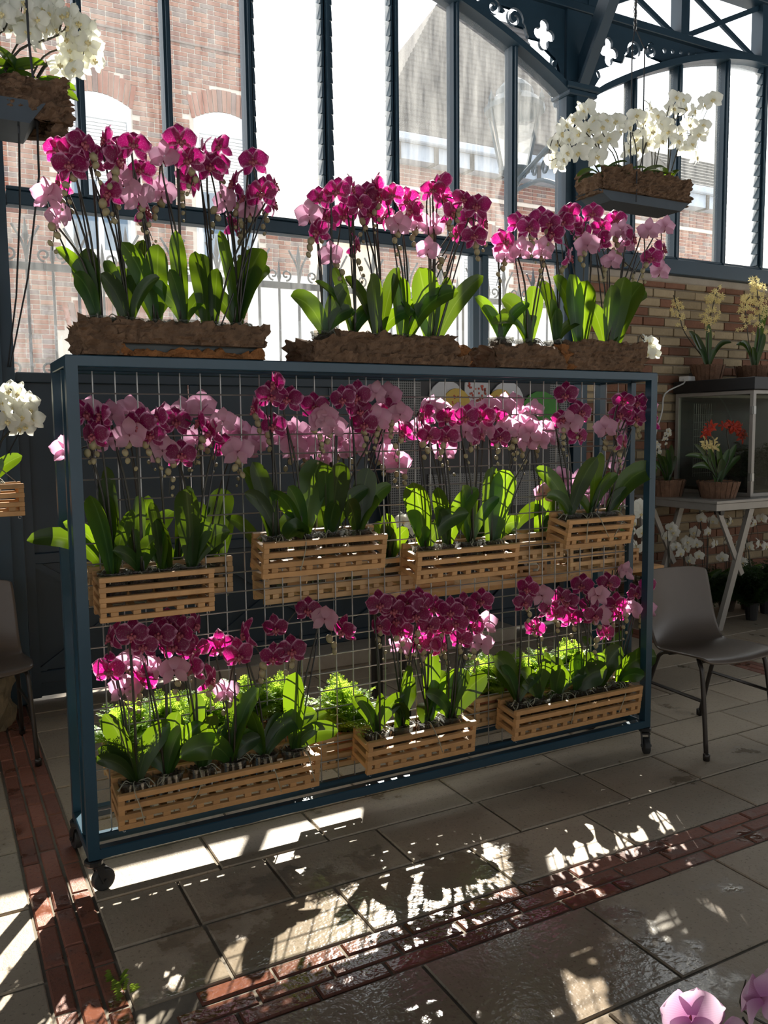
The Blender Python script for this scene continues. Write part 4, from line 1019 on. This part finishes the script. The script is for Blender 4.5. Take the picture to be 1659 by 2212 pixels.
FR = {m_: [frond_mesh(i, .19, 17, m_, .35+.2*(i % 3), .26) for i in range(4)] for m_ in ('fern_leaf', 'dark_fern')}
def fern(loc, label, n, mat='fern_leaf', s=1.0, pot='terracotta', group='bright ferns in the lower crates', potname='pot', poth=.09, seed=1, up=.55):
    R = random.Random(seed); t = thing('potted_fern', label, 'fern', loc, 0, group)
    b = MB(); b.lathe([(.040, 0), (.055, poth), (.050, poth), (.046, poth-.015)], 14); add(b, potname, pot, t)
    b = MB(); b.lathe([(.047, poth-.02), (.03, poth-.008), (.001, poth-.006)], 10); add(b, 'soil', 'medium', t)
    for k in range(n):
        a = 2*PI*k/n*2.4+R.uniform(-.3, .3); link('frond', FR[mat][R.randrange(4)], t, (.01*math.cos(a), .01*math.sin(a), poth-.01), (R.uniform(-.3, .3), -R.uniform(-.2, up)*1.2, a), s*R.uniform(.75, 1.2))
    return t
cr2 = [('pale crate of ferns behind the long lower left crate', .475, 1.19, .2875), ('small pale crate of one fern behind the bottom row middle', 1.27, 1.52, .185), ('pale crate of ferns behind the bottom crate by the right post', 1.99, 2.66, .225)]
for lab, a, b_, z in cr2: crate(lab, a, b_, YB0, YB1, z, 4, .019, 'crate_wood_pale')
for i, x in enumerate((.55, .70, .85, 1.0, 1.12)):
    fern((x, 2.958, .2875+.036), 'bushy bright fern, %s in the crate behind the lower left' % ('leftmost' if i == 0 else 'rightmost' if i == 4 else NTH[i]+' from left'), 44, s=1.1, seed=i+3, up=1.0)
b = MB()
fern((1.40, 2.958, .185+.036), 'single lacy fern in a red pot behind the bottom row', 40, s=1.35, seed=31, up=.8)
for i, x in enumerate((2.09, 2.24, 2.40, 2.56)):
    fern((x, 2.958, .225+.036), 'pale green fern, %s in the crate behind the right post' % ('leftmost' if i == 0 else 'rightmost' if i == 3 else NTH[i]+' from left'), 42, s=1.15, seed=i+60, up=.9)

# ------------------------------------------------------------------ hanging white orchids
def white_list(px, Y, jit, rng): return [(at(p[0], p[1], Y+rng.uniform(-jit, jit)), (p[2] if len(p) > 2 else 6)) for p in px]
RW = random.Random(5)
HY = 3.9
hb = at(1368, 440, HY)
hr = thing('hanging_planter', 'bark log planter on a slate tray, hung by cords before the column', 'planter', hb, 0, 'hanging bark planters')
bark_block('bark_log', -.36, .36, -.13, -.09, .02, .15, 77, .03, 'bark', hr); bark_block('bark_log', -.34, .34, .08, .12, .02, .14, 79, .03, 'bark', hr)
bark_block('bark_end', .33, .37, -.10, .10, .0, .15, 71, .02, 'bark', hr); bark_block('bark_end', -.37, -.34, -.10, .10, .0, .11, 72, .02, 'bark', hr)
b = MB(); b.prism([(-.27, -.035), (.30, -.035), (.37, .02), (-.37, .02)], -.10, .09); add(b, 'tray', 'slate_tray', hr)
b = MB(); top = at(1372, 60, HY)-hb
for sx in (-.33, .33):
    b.tube([(sx*.05+top.x, 0, top.z), (sx, -.05, .02)] if False else [(top.x, 0, top.z), (sx*.15, -.02, .9), (sx*.15, -.02, .14)], .004, 5)
b.tube([(top.x, 0, top.z-.0), (top.x+.02, 0, 5.4-hb.z)], .006, 5); b.tube([(-.10, -.125, -.03), (-.10, -.125, .20)], .004, 5)
add(b, 'hanging_cord', 'rope', hr)
ch = MB()
for k in range(7): ch.tube([(top.x+.012*math.cos(a)*(k % 2), .012*math.cos(a)*((k+1) % 2), top.z+.0+.03*k+.02*math.sin(a)) for a in [q*.785 for q in range(9)]], .003, 4, False)
add(ch, 'chain', 'chrome', hr)
wl = white_list([(1258,240),(1240,258),(1222,270),(1268,235),(1205,310),(1196,345),(1215,345),(1228,300),(1250,290),(1270,280),(1285,262),(1300,275),(1330,262),(1310,260),(1265,310),(1295,305),(1290,338),(1225,330),(1360,275),(1375,300),(1405,235),(1420,250),(1440,270),(1410,285),(1380,320),(1445,285),(1430,305),(1358,325),(1375,250),(1460,210),(1475,215),(1480,235),(1500,240),(1520,225),(1540,215),(1490,270),(1510,290),(1520,270),(1495,310),(1505,340),(1480,320),(1470,290),(1400,310),(1250,330),(1212,288),(1318,300),(1392,262),(1455,235),(1465,305),(1205,355),(1338,285),(1428,270)], HY, .10, RW)
wx = [hb.x+q for q in (-.26, -.12, .02, .15, .27)]
for i, x in enumerate(wx):
    mine = [f for f in wl if min(range(5), key=lambda k: abs((wx[k]-hb.x)*1.45-(f[0].x-hb.x))) == i]
    lv = []
    for k in range(5):
        a = RW.uniform(0, 2*PI); L = RW.uniform(.14, .22)
        lv.append((Vector((x, HY, hb.z+.12)), Vector((x+math.cos(a)*L, HY+math.sin(a)*.12-.03, hb.z+.12+RW.uniform(-.03, .09))), .055, Vector((-.2, -.55, .85)).normalized(), .5))
    orchid((x, HY-.01, hb.z+.022), 'white orchid, %s in the hanging log planter before the column' % (NTH[i]+' from left'), 'white orchids in the right hanging planter', cluster(mine, 3), lv, 'white', 0, 1.22, .95, RW, True, False, stakes=False)
hl = at(20, 262, 3.55)
hL = thing('hanging_planter', 'bark planter on a dark tray, hung at the upper left corner', 'planter', hl, 0, 'hanging bark planters')
bark_block('bark_log', -.40, .20, -.14, -.10, -.02, .13, 91, .035, 'bark', hL); bark_block('bark_log', -.40, .20, .08, .12, -.02, .12, 93, .03, 'bark', hL); bark_block('bark_end', .14, .20, -.12, .12, -.06, .08, 95, .03, 'bark', hL)
b = MB(); b.prism([(-.42, -.045), (.055, -.045), (.115, .035), (-.42, .035)], -.15, .10); add(b, 'tray', 'slate_tray', hL)
c1 = at(17, 792, 4.93)-hl; c2 = at(22, 792, 4.93)-hl
b = MB(); p1 = at(62, 88, 3.42)-hl; p2 = at(79, 235, 3.42)-hl; p3 = at(84, 380, 3.75)-hl; p4 = at(60, 600, 4.4)-hl
b.tube([(p1.x-.02, p1.y, 5.4-hl.z), p1, p2, p3, p4, c2], .0045, 5)
q1 = at(41, 287, 3.45)-hl; q2 = at(43, 450, 3.9)-hl; q3 = at(35, 640, 4.5)-hl
b.tube([(q1.x, q1.y, q1.z+.03), q1, q2, q3, c1], .0045, 5); b.tube([(-.3, 0, 5.4-hl.z), (-.3, 0, 0)], .0045, 5)
add(b, 'hanging_cord', 'rope', hL)
wl = white_list([(20,20),(45,45),(60,20),(80,40),(95,60),(110,30),(135,35),(150,60),(170,50),(190,65),(200,100),(185,110),(205,130),(165,100),(150,110),(175,140),(130,140),(140,155),(160,150),(60,70),(75,85),(25,60),(5,30),(10,15),(90,20),(195,80),(120,65),(150,30),(190,90),(110,8),(50,5),(145,85),(-20,40),(-40,20),(180,75),(155,130)], 3.5, .08, RW)
wx = [hl.x+q for q in (-.30, -.16, -.04, .07)]
for i, x in enumerate(wx):
    mine = [f for f in wl if min(range(4), key=lambda k: abs(wx[k]-(hl.x-.30+(f[0].x-hl.x+.25)*.62))) == i]
    lv = []
    for k in range(5):
        a = RW.uniform(-.6, .6)+(PI if k % 2 else 0); L = RW.uniform(.13, .20)
        lv.append((Vector((x, 3.55, hl.z+.1)), Vector((x+math.cos(a)*L, 3.50+math.sin(a)*.12, hl.z+.10+RW.uniform(.0, .12))), .060, Vector((-.2, -.8, .55)).normalized(), .4))
    orchid((x, 3.54, hl.z+.036), 'white orchid, %s in the hanging planter at the upper left corner' % (NTH[i]+' from left'), 'white orchids in the left hanging planter', cluster(mine, 3), lv, 'white', 0, 1.0, .95, RW, True, False, stakes=False)
# small crate of white orchids at the left edge
cl, rl, fl_ = crate('small crate with a white orchid hung at the left edge, before the gate', -.02, .307, 3.52, 3.68, 1.185, 4, .019, group='small hung crates')
b = MB()
for x in (-.14, ): b.tube([(x, -.07, .13), (-.15, 0, .45), (-.15, 0, 5.38-1.185)], .002, 4)
b.tube([(.14, -.07, .13), (.05, -.03, .22), (-.15, 0, .45)], .002, 4); add(b, 'hanging_wire', 'chrome', cl)
wl = white_list([(20,845),(40,850),(60,870),(25,880),(50,900),(70,905),(15,910),(40,925),(5,870),(65,885),(10,890),(35,868),(55,922)], 3.6, .05, RW)
orchid((.18, 3.6, fl_), 'white orchid standing in the small crate at the left edge', 'white orchids in the small left crate', cluster(wl, 2), [(Vector((.2, 3.6, 1.3)), at(48, 985, 3.58), .06, Vector((-.3, -1, .2)).normalized(), .3), (Vector((.2, 3.6, 1.3)), at(5, 990, 3.58), .06, Vector((-.3, -1, .2)).normalized(), .3), (Vector((.2, 3.6, 1.3)), at(-20, 1020, 3.58), .06, Vector((-.3, -1, .2)).normalized(), .3)], 'white', 0, .95, 1.0, RW, True, False)

# ------------------------------------------------------------------ bench with crates of white orchids behind the rack
bench = thing('wooden_bench', 'low plank bench between the rack and the gate', 'bench', (2.95, 3.85, 0))
for k in range(3): boxpart('plank', 'crate_wood', bench, -.95, .95, -.2+k*.135, -.072+k*.135, .635, .662, .003)
for sx in (-.85, .85):
    for sy in (-.15, .16): boxpart('leg', 'dark_metal', bench, sx-.025, sx+.025, sy-.02, sy+.02, 0, .635, .003)
    boxpart('cleat', 'crate_wood', bench, sx-.03, sx+.03, -.19, .19, .595, .635, .003)
bl = [('left', 2.16, 2.46), ('middle', 2.80, 3.10), ('right', 3.5, 3.82)]
for nm, a, b_ in bl:
    crate('little crate of white orchids, %s one on the plank bench' % nm, a, b_, 3.78, 3.93, .663, 3, .020, group='little crates on the bench')
wl = [[(845,1140),(860,1165),(880,1150),(895,1175),(870,1125),(890,1130),(850,1180),(905,1190)], [(1128,1205),(1140,1215),(1160,1208),(1150,1225)], [(1365,1095),(1385,1110),(1370,1130),(1388,1150),(1372,1178),(1390,1185),(1362,1150),(1380,1090)]]
for (nm, a, b_), px in zip(bl, wl):
    orchid(((a+b_)/2, 3.855, .703), 'white orchid in the %s little crate on the bench' % nm, 'white orchids on the bench', cluster(white_list(px, 3.85, .05, RW), 2), [(Vector(((a+b_)/2, 3.85, .8)), Vector(((a+b_)/2+s_*.16, 3.82, .86)), .055, Vector((-.3, -1, .3)).normalized(), .4) for s_ in (-1, -.3, .5, 1)], 'white', 0, .95, .9, RW, True, False)
orchid((3.28, 3.84, .663), 'leafy orchid without flowers standing alone on the bench', 'orchids on the bench', [], [(at(1225, 1255, 3.84), at(1192, 1183, 3.8), .075, Vector((-.3, -1, .1)).normalized(), .3), (at(1228, 1258, 3.84), at(1252, 1178, 3.8), .09, Vector((-.3, -1, .1)).normalized(), .3), (at(1270, 1250, 3.84), at(1322, 1198, 3.8), .05, Vector((-.3, -1, .1)).normalized(), .3), (at(1240, 1250, 3.84), at(1290, 1190, 3.8), .07, Vector((-.3, -1, .1)).normalized(), .3)], 'white', 0, 1, .9, RW)

# ------------------------------------------------------------------ painted flower board before the gate
bd = thing('display_board', 'dark board with perforated steel ends and painted cut-out petals', 'board', (0, 4.86, 0))
boxpart('dark_panel', 'board_dark', bd, 2.90, 4.00, 0, .02, .75, 2.03, .003)
boxpart('perforated_panel', 'perforated_steel', bd, 2.66, 2.90, 0, .02, .75, 1.98, .003)
boxpart('perforated_panel', 'perforated_steel', bd, 4.00, 4.165, 0, .02, .75, 1.98, .003)
boxpart('perforated_panel', 'perforated_steel', bd, 2.95, 4.00, -.012, -.001, .95, 1.20, .002)
boxpart('cap_strip', 'aluminium', bd, 2.90, 4.17, -.01, .03, 2.03, 2.05, .003)
for x in (2.70, 3.40, 4.12): boxpart('leg', 'dark_metal', bd, x-.02, x+.02, -.005, .035, 0, .75, .003)
def cutout(pts, y0, mat, name): b = MB(); b.prism(pts, y0-.012, y0); return add(b, name, mat, bd)
cutout(circle(3.345, 1.75, .20, 20, .52), -.004, 'decor_white', 'painted_petal')
cutout(circle(3.10, 1.68, .155, 18, .95, .3), -.006, 'decor_white', 'painted_petal'); cutout(circle(3.17, 1.665, .115, 18, .95, .3), -.020, 'decor_yellow', 'petal_mark')
cutout(circle(3.60, 1.68, .155, 18, .95, -.3), -.006, 'decor_white', 'painted_petal'); cutout(circle(3.53, 1.665, .115, 18, .95, -.3), -.020, 'decor_yellow', 'petal_mark')
cutout(circle(3.90, 1.63, .14, 14, 1.2), -.006, 'decor_green', 'painted_leaf')
dots = MB()
for k in range(70):
    x, z = 3.345+RND.uniform(-.075, .075), 1.74+RND.uniform(-.15, .14); dots.prism(circle(x, z, .008, 6, .8), -.022, -.016)
for cx_ in (3.17, 3.53):
    for k in range(30): dots.prism(circle(cx_+RND.uniform(-.08, .08), 1.66+RND.uniform(-.07, .07), .006, 6), -.036, -.031)
tag(add(dots, 'petal_dots', 'decor_red', bd), kind='stuff')

# ------------------------------------------------------------------ right side: table, glass case, pots
TX0, TY0, TZ = 4.91, 4.118, .97
tb = thing('folding_table', 'weathered aluminium folding table before the brick wall', 'table', (TX0, TY0, 0))
boxpart('tabletop', 'aluminium', tb, .0, 2.0, .0, .80, TZ-.022, TZ, .003)
boxpart('edge_frame', 'aluminium', tb, .012, 1.99, .012, .03, TZ-.075, TZ-.022, .003); boxpart('edge_frame', 'aluminium', tb, .012, .03, .03, .79, TZ-.075, TZ-.022, .003)
def tl(name, p, q, w_=.05, d_=.035): b = MB(); b.bar(p, q, w_, d_, (0, 1, 0)); return add(b, name, 'aluminium', tb)
for yy in (.07, .72):
    tl('leg', (.445, yy, TZ-.075), (.135, yy, .0)); tl('brace', (.10, yy, TZ-.08), (.37, yy, .40), .04, .02); tl('leg', (1.55, yy, TZ-.075), (1.85, yy, .0))
for yy in (.07, .72):
    b = MB(); b.tube([(.11, yy-.03, TZ-.09), (.11, yy+.03, TZ-.09)], .022, 10); add(b, 'pivot', 'dark_metal', tb)
tl('cross_bar', (.20, .09, .20), (.20, .70, .20), .03, .02); tl('diagonal_bar', (-.0+.02, .75, TZ-.09), (.05, .74, .55), .03, .02)
# glass case
GX0, GX1, GY0, GY1 = 5.38, 6.6, 4.21, 4.95
gc = thing('glass_case', 'aluminium framed glass plant case with a black lid on the table', 'case', (GX0, GY0, TZ))
D_, W_, H_ = GY1-GY0, GX1-GX0, .80
for x in (0, W_-.03):
    for y in (0, D_-.03): boxpart('frame_post', 'aluminium', gc, x, x+.03, y, y+.03, .0, H_, .003)
for z in (.0, H_-.03):
    for y in (0, D_-.03): boxpart('frame_rail', 'aluminium', gc, .03, W_-.03, y, y+.03, z, z+.03, .003)
    for x in (0, W_-.03): boxpart('frame_rail', 'aluminium', gc, x, x+.03, .03, D_-.03, z, z+.03, .003)
boxpart('glass_side', 'case_glass', gc, .012, .016, .03, D_-.03, .03, H_-.03); boxpart('glass_front', 'case_glass', gc, .03, W_-.03, .012, .016, .03, H_-.03)
boxpart('lid', 'black_plastic', gc, -.03, W_+.03, -.03, D_+.0, H_+.002, H_+.095, .004)
for z in (.62, .12):
    boxpart('hinge', 'chrome', gc, -.006, .0, .002, .026, z, z+.06, .001); boxpart('hinge', 'chrome', gc, .002, .026, -.006, .0, z, z+.06, .001)
boxpart('added_dark_panel', 'board_dark', gc, .03, W_-.03, D_-.03, D_-.015, .03, H_-.03)  # added dark sheet, hides the bricks and makes the case interior dark
b = MB(); b.box(.03, W_-.03, .03, D_-.03, .0, .05); add(b, 'soil_bed', 'medium', gc)
gr = MB()
for k in range(9): gr.tube([(.15+k*.025, D_-.06, .12), (.15+k*.025, D_-.06, .72)], .0015, 4, False); gr.tube([(.15, D_-.06, .15+k*.06), (.37, D_-.06, .15+k*.06)], .0015, 4, False)
add(gr, 'wire_grid', 'wire_steel', gc)
for k, (x, y, s_) in enumerate(((.2, .20, 1.0), (.26, .36, 1.25), (.55, .22, 1.15), (.60, .38, 1.3), (.90, .24, 1.2), (.95, .38, 1.3))):
    f_ = fern((GX0+x, GY0+y, TZ+.05), 'dark fern planted in the glass case, %s from its left front' % NTH[k], 40, 'dark_fern', s_*1.5, 'black_plastic', 'ferns in the glass case', seed=k+90, up=.28)
# blooming pots on the lid and the table
def bark_pot(t, r, h, seed):
    b = MB(); n = 22; R = random.Random(seed)
    for k in range(n):
        t0, t1 = 2*PI*k/n, 2*PI*(k+.92)/n; rr = r*R.uniform(.95, 1.06)
        b.v += [(rr*.78*math.cos(t0), rr*.78*math.sin(t0), 0), (rr*.78*math.cos(t1), rr*.78*math.sin(t1), 0), (rr*math.cos(t1), rr*math.sin(t1), h*R.uniform(.96, 1.04)), (rr*math.cos(t0), rr*math.sin(t0), h*R.uniform(.96, 1.04))]
        c = len(b.v)-4; b.f.append((c, c+1, c+2, c+3))
    b.lathe([(r*.75, .001), (r*.93, h*.93), (r*.5, h*.95), (.001, h*.95)], n); add(b, 'bark_pot', 'bark_pot', t)
def bloom_pot(name, label, loc, r, h, stems, leaves, kind, fs, group):
    t = thing(name, label, 'orchid', loc, 0, group); bark_pot(t, r, h, int(r*1000)); loc = Vector(loc); R = random.Random(int(r*999)+len(stems))
    for st in stems:
        if len(st[0]) != 2: pass
        P = [at(px, py, loc.y-.02)-loc for px, py in st[0]]; sm = spline([Vector((R.uniform(-.02, .02), 0, h))]+P, 5)
        b = MB(); b.tube(sm, .004, 5); add(b, 'flower_stem', 'stem', t, True)
        for k in range(st[1]):
            u = st[2]+(1-st[2])*R.random(); p = sm[min(len(sm)-1, int(u*(len(sm)-1)))]; sp_ = st[3]*(1.15-.8*u+.25*u)
            q = p+Vector((R.uniform(-1, 1)*sp_, R.uniform(-.5, .5)*sp_, R.uniform(-.6, .6)*sp_))
            me, lp = FL[st[4] if len(st) > 4 else kind][R.randrange(4)]; o = link('flower', me, t, q, (R.uniform(-.5, .4), R.uniform(-.5, .5), -.5+R.uniform(-.8, .8)), fs*R.uniform(.8, 1.15)); link('lip', lp, o)
    for (tx, ty, wd, lf) in leaves:
        tip = at(tx, ty, loc.y-.03)-loc
        link('leaf', leaf_mesh((R.uniform(-.03, .03), 0, h*.9), tip, wd, Vector((-.4, -1, .3)).normalized(), lf, R), t)
    return t
ZL = TZ+H_+.096
bloom_pot('flowering_pot', 'bark pot with yellow blossom sprays on the lid, nearest the column', (5.56, 4.79, ZL), .135, .13, [([(1530,720),(1540,660),(1552,620)], 46, .52, .075), ([(1478,720),(1468,680),(1452,640)], 22, .5, .06, 'dim')] if False else [([(1530,720),(1540,660),(1552,620)], 75, .45, .10), ([(1480,720),(1468,680),(1455,638)], 30, .5, .07)],
          [(1488,715,.07,.2),(1500,720,.05,.2),(1530,700,.055,.2),(1580,740,.04,.6),(1510,755,.05,.3),(1545,755,.05,.3)], 'cream', .42, 'blooming pots on the glass case')
bloom_pot('flowering_pot', 'bark pot with tall yellow blossom sprays on the lid, at the photo edge', (6.02, 4.72, ZL), .145, .13, [([(1615,720),(1610,660),(1620,640)], 60, .45, .095), ([(1640,720),(1638,650),(1630,595)], 95, .40, .11)],
          [(1600,740,.04,.6),(1655,660,.06,.2),(1650,720,.07,.3),(1625,750,.05,.3),(1590,745,.04,.6)], 'cream', .44, 'blooming pots on the glass case')
bloom_pot('flowering_pot', 'bark pot of red and cream orchids on the table', (5.17, 4.33, TZ), .155, .125, [([(1535,990),(1530,940),(1528,915)], 7, .75, .05, 'red'), ([(1575,990),(1570,930),(1590,925),(1608,945)], 16, .55, .05, 'red'), ([(1530,1000),(1522,945)], 4, .75, .05, 'cream'), ([(1545,1000),(1540,945)], 4, .8, .04, 'cream')],
          [(1500,960,.04,.3),(1515,985,.05,.3),(1550,960,.05,.2),(1575,970,.05,.2),(1600,985,.045,.3),(1480,985,.04,.4),(1560,990,.06,.2),(1530,965,.05,.2),(1590,960,.05,.2),(1495,1010,.05,.4)], 'red', .9, 'blooming pots on the table')
bloom_pot('flowering_pot', 'dim bark pot of small white orchids at the table edge', (4.98, 4.64, TZ), .13, .13, [([(1440,990),(1438,950),(1445,928)], 9, .55, .035), ([(1425,1000),(1420,970),(1425,955)], 8, .55, .035)],
          [(1420,980,.05,.2),(1440,970,.05,.2),(1460,985,.05,.3),(1405,1000,.045,.4),(1450,960,.05,.2),(1430,985,.05,.2)], 'white', .40, 'blooming pots on the table')
ps = thing('power_strip', 'white power strip with a black adapter and trailing cord on the lid', 'power strip', (5.40, 4.86, ZL), .2)
boxpart('strip', 'white_plastic', ps, -.06, .05, -.05, .03, .0, .04, .004); boxpart('adapter', 'black_plastic', ps, .05, .11, -.05, .01, .0, .07, .004)
b = MB(); o_ = Vector((5.40, 4.86, ZL)); rotz = Matrix.Rotation(-.2, 3, 'Z')
b.tube(spline([rotz @ (q-o_) for q in (Vector((5.35, 4.85, ZL+.02)), Vector((5.30, 4.80, ZL-.02)), at(1437, 850, 4.8), at(1430, 890, 4.75), at(1416, 940, 4.75), at(1412, 1000, 4.8), Vector((4.86, 4.88, 1.0)), Vector((4.85, 4.9, .3)), Vector((4.86, 4.9, .01)))]), .006, 6)
add(b, 'cord', 'white_plastic', ps, True)
# white orchids under the table
fk = MB()
ul = [[(1440,1160),(1450,1140),(1455,1150)], [(1480,1185),(1490,1210),(1460,1180),(1485,1170),(1500,1150),(1470,1195)], [(1515,1120),(1540,1125),(1530,1150),(1545,1175),(1505,1175),(1520,1095),(1510,1200)], [(1560,1205),(1570,1130),(1580,1125),(1600,1175),(1575,1165)], [(1615,1120),(1630,1130),(1640,1175),(1655,1180),(1605,1215),(1620,1180),(1645,1120),(1615,1100)]]
for i, px in enumerate(ul):
    fl2 = white_list(px, 4.5+.08*(i % 2), .06, RW); x = sum(f[0].x for f in fl2)/len(fl2)+.05
    orchid((x, 4.56+.06*(i % 2), 0), 'white orchid in a pot under the table, %s from left' % NTH[i], 'white orchids under the table', cluster(fl2, 2), [(Vector((x, 4.5, .15)), Vector((x+q*.2, 4.45, .34+.05*abs(q))), .06, Vector((-.3, -1, .3)).normalized(), .3) for q in (-1, -.4, .5, 1)], 'white', 0, .95, 1.4, RW, True, False)
for i, (x, y) in enumerate(((5.55, 4.30), (5.85, 4.40), (6.1, 4.25), (5.25, 4.48), (4.80, 4.42))):
    fern((x, y, 0), 'dark green fern on the floor under the table, %s' % ['before the right side', 'behind the first', 'farthest right', 'against the wall', 'against the wall by the column'][i], 34, 'dark_fern', 2.0, 'black_plastic', 'ferns under the table', seed=i+130, up=.5, poth=.14)
wp = thing('orchid_plant', 'single white orchid rising behind the right end of the rack', 'orchid', (3.42, 3.84, .663)); bpy.data.objects.remove(wp)
tall = white_list([(1405,740),(1412,752),(1400,765),(1415,765),(1396,735)], 3.3, .03, RW)
orchid((3.12, 3.33, 0), 'tall white orchid in a floor pot behind the right end of the rack', 'tall white orchid', cluster(tall, 1), [(Vector((3.1, 3.3, .2)), Vector((3.1+q*.18, 3.28, .42)), .06, Vector((-.3, -1, .3)).normalized(), .3) for q in (-1, -.3, .6, 1)], 'white', 0, .8, 1.6, RW, True, False)

# ------------------------------------------------------------------ chairs, stump, foreground plant
def chair(label, loc, rz):
    t = thing('shell_chair', label, 'chair', loc, rz, 'moulded shell chairs')
    prof = [(-.235, .425, .20), (-.225, .447, .215), (-.16, .450, .222), (-.06, .440, .222), (.04, .432, .218), (.11, .440, .212), (.155, .475, .208), (.185, .54, .205), (.205, .63, .203), (.225, .72, .200), (.238, .785, .196), (.240, .797, .190)]
    nv = 9; pts = []
    for i, (y, z, hw_) in enumerate(prof):
        u = i/(len(prof)-1); cup = .018 if u < .5 else .03
        for j in range(nv):
            v = j/(nv-1)*2-1
            side = cup*abs(v)**2.2
            yy, zz = (y, z+side) if u < .45 else (y-side*1.4, z+side*.2*(1-u))
            pts.append((v*hw_, yy, zz-(.012*abs(v)**6 if u > .9 else 0)))
    b = MB(); b.quadgrid(pts, len(prof), nv); sh = add(b, 'shell', 'chair_shell', t, True)
    m_ = sh.modifiers.new('round', 'SUBSURF'); m_.levels = 1; m_.render_levels = 2
    m_ = sh.modifiers.new('thick', 'SOLIDIFY'); m_.thickness = .010; m_.offset = -1
    for sx in (-1, 1):
        b = MB(); b.tube(spline([(sx*.21, -.245, 0), (sx*.196, -.195, .36), (sx*.188, -.17, .42), (sx*.16, -.13, .432)], 5), .0105, 8); b.lathe([(.015, 0), (.016, .03), (.011, .034)], 8, sx*.21, -.245); add(b, 'leg', 'chair_leg', t, True)
        b = MB(); b.tube(spline([(sx*.21, .235, 0), (sx*.19, .125, .34), (sx*.182, .09, .41), (sx*.16, .05, .424)], 5), .0105, 8); b.lathe([(.015, 0), (.016, .03), (.011, .034)], 8, sx*.21, .235); add(b, 'leg', 'chair_leg', t, True)
        b = MB(); b.tube([(sx*.200, -.21, .26), (sx*.198, .155, .255)], .008, 6); add(b, 'side_stretcher', 'chair_leg', t)
    b = MB(); b.tube([(-.17, -.14, .424), (.17, -.14, .424)], .009, 6); b.tube([(-.17, .05, .418), (.17, .05, .418)], .009, 6); add(b, 'seat_frame', 'chair_leg', t)
    return t
chair('brown moulded shell chair standing right of the rack, before the table', (3.232, 2.762, 0), math.radians(-5))
chair('brown moulded shell chair at the left edge, before the gate', (.125, 4.23, 0), math.radians(3))
st = thing('tree_stump', 'rough bark log stump on the floor behind the left chair', 'stump', (.13, 4.70, 0))
b = MB(); pts = []; nn_ = 30
for i in range(9):
    for k in range(nn_):
        t_ = 2*PI*k/nn_; r_ = .175+.03*noise.noise(Vector((math.cos(t_)*2.2, math.sin(t_)*2.2, i*.35)))+.018*noise.noise(Vector((math.cos(t_)*7, math.sin(t_)*7, i*.9))); pts.append((r_*math.cos(t_), r_*math.sin(t_), .27*i/8))
b.quadgrid(pts, 9, nn_, closed=True); b.f.append(tuple(len(b.v)-nn_+k for k in range(nn_))); b.f.append(tuple(nn_-1-k for k in range(nn_))); add(b, 'trunk', 'stump_bark', st)
stool = thing('plant_stand', 'small wooden plant stand under the pale pink foreground orchid', 'stand', (1.42, .98, 0))
boxpart('top', 'crate_wood', stool, -.11, .11, -.11, .11, .12, .145, .004)
for sx in (-.085, .085):
    for sy in (-.085, .085): boxpart('leg', 'crate_wood', stool, sx-.015, sx+.015, sy-.015, sy+.015, 0, .12, .003)
fgf = [(at(1490, 2190, .96), 7), (at(1640, 2150, .98), 7), (at(1545, 2240, 1.0), 0)]
orchid((1.42, .98, .145), 'pale pink orchid nearest the camera, in the lower right corner', 'foreground orchid', cluster(fgf, 2), [(Vector((1.42, .98, .2)), Vector((1.42+q*.15, .94, .27)), .06, Vector((-.3, -1, .3)).normalized(), .3) for q in (-1, -.3, .6, 1)], 'pink', 0, 1.22, .9, random.Random(4), buds=False)
# a little weed growing from the brick joint
wd_ = MB(); R = random.Random(8)
for k in range(16):
    x, y = R.uniform(-.03, .03), R.uniform(-.05, .05); d = Vector((R.uniform(-.02, .02), R.uniform(-.03, .02), R.uniform(.015, .05)))
    for i in range(5):
        p = Vector((x, y, -.004))+d*i/5; c = len(wd_.v); s_ = .005; wd_.v += [tuple(p+Vector((-s_*1.6, 0, .003))), tuple(p+Vector((0, -s_*.5, .001))), tuple(p+Vector((s_*1.6, 0, .003))), tuple(p+Vector((0, s_*.5, .006)))]; wd_.f.append((c, c+1, c+2, c+3))
tag(add(wd_, 'weed', 'fern_leaf', loc=(.372, 2.235, 0)), 'tiny green weed growing from the brick joint near the caster', 'weed', kind='stuff')
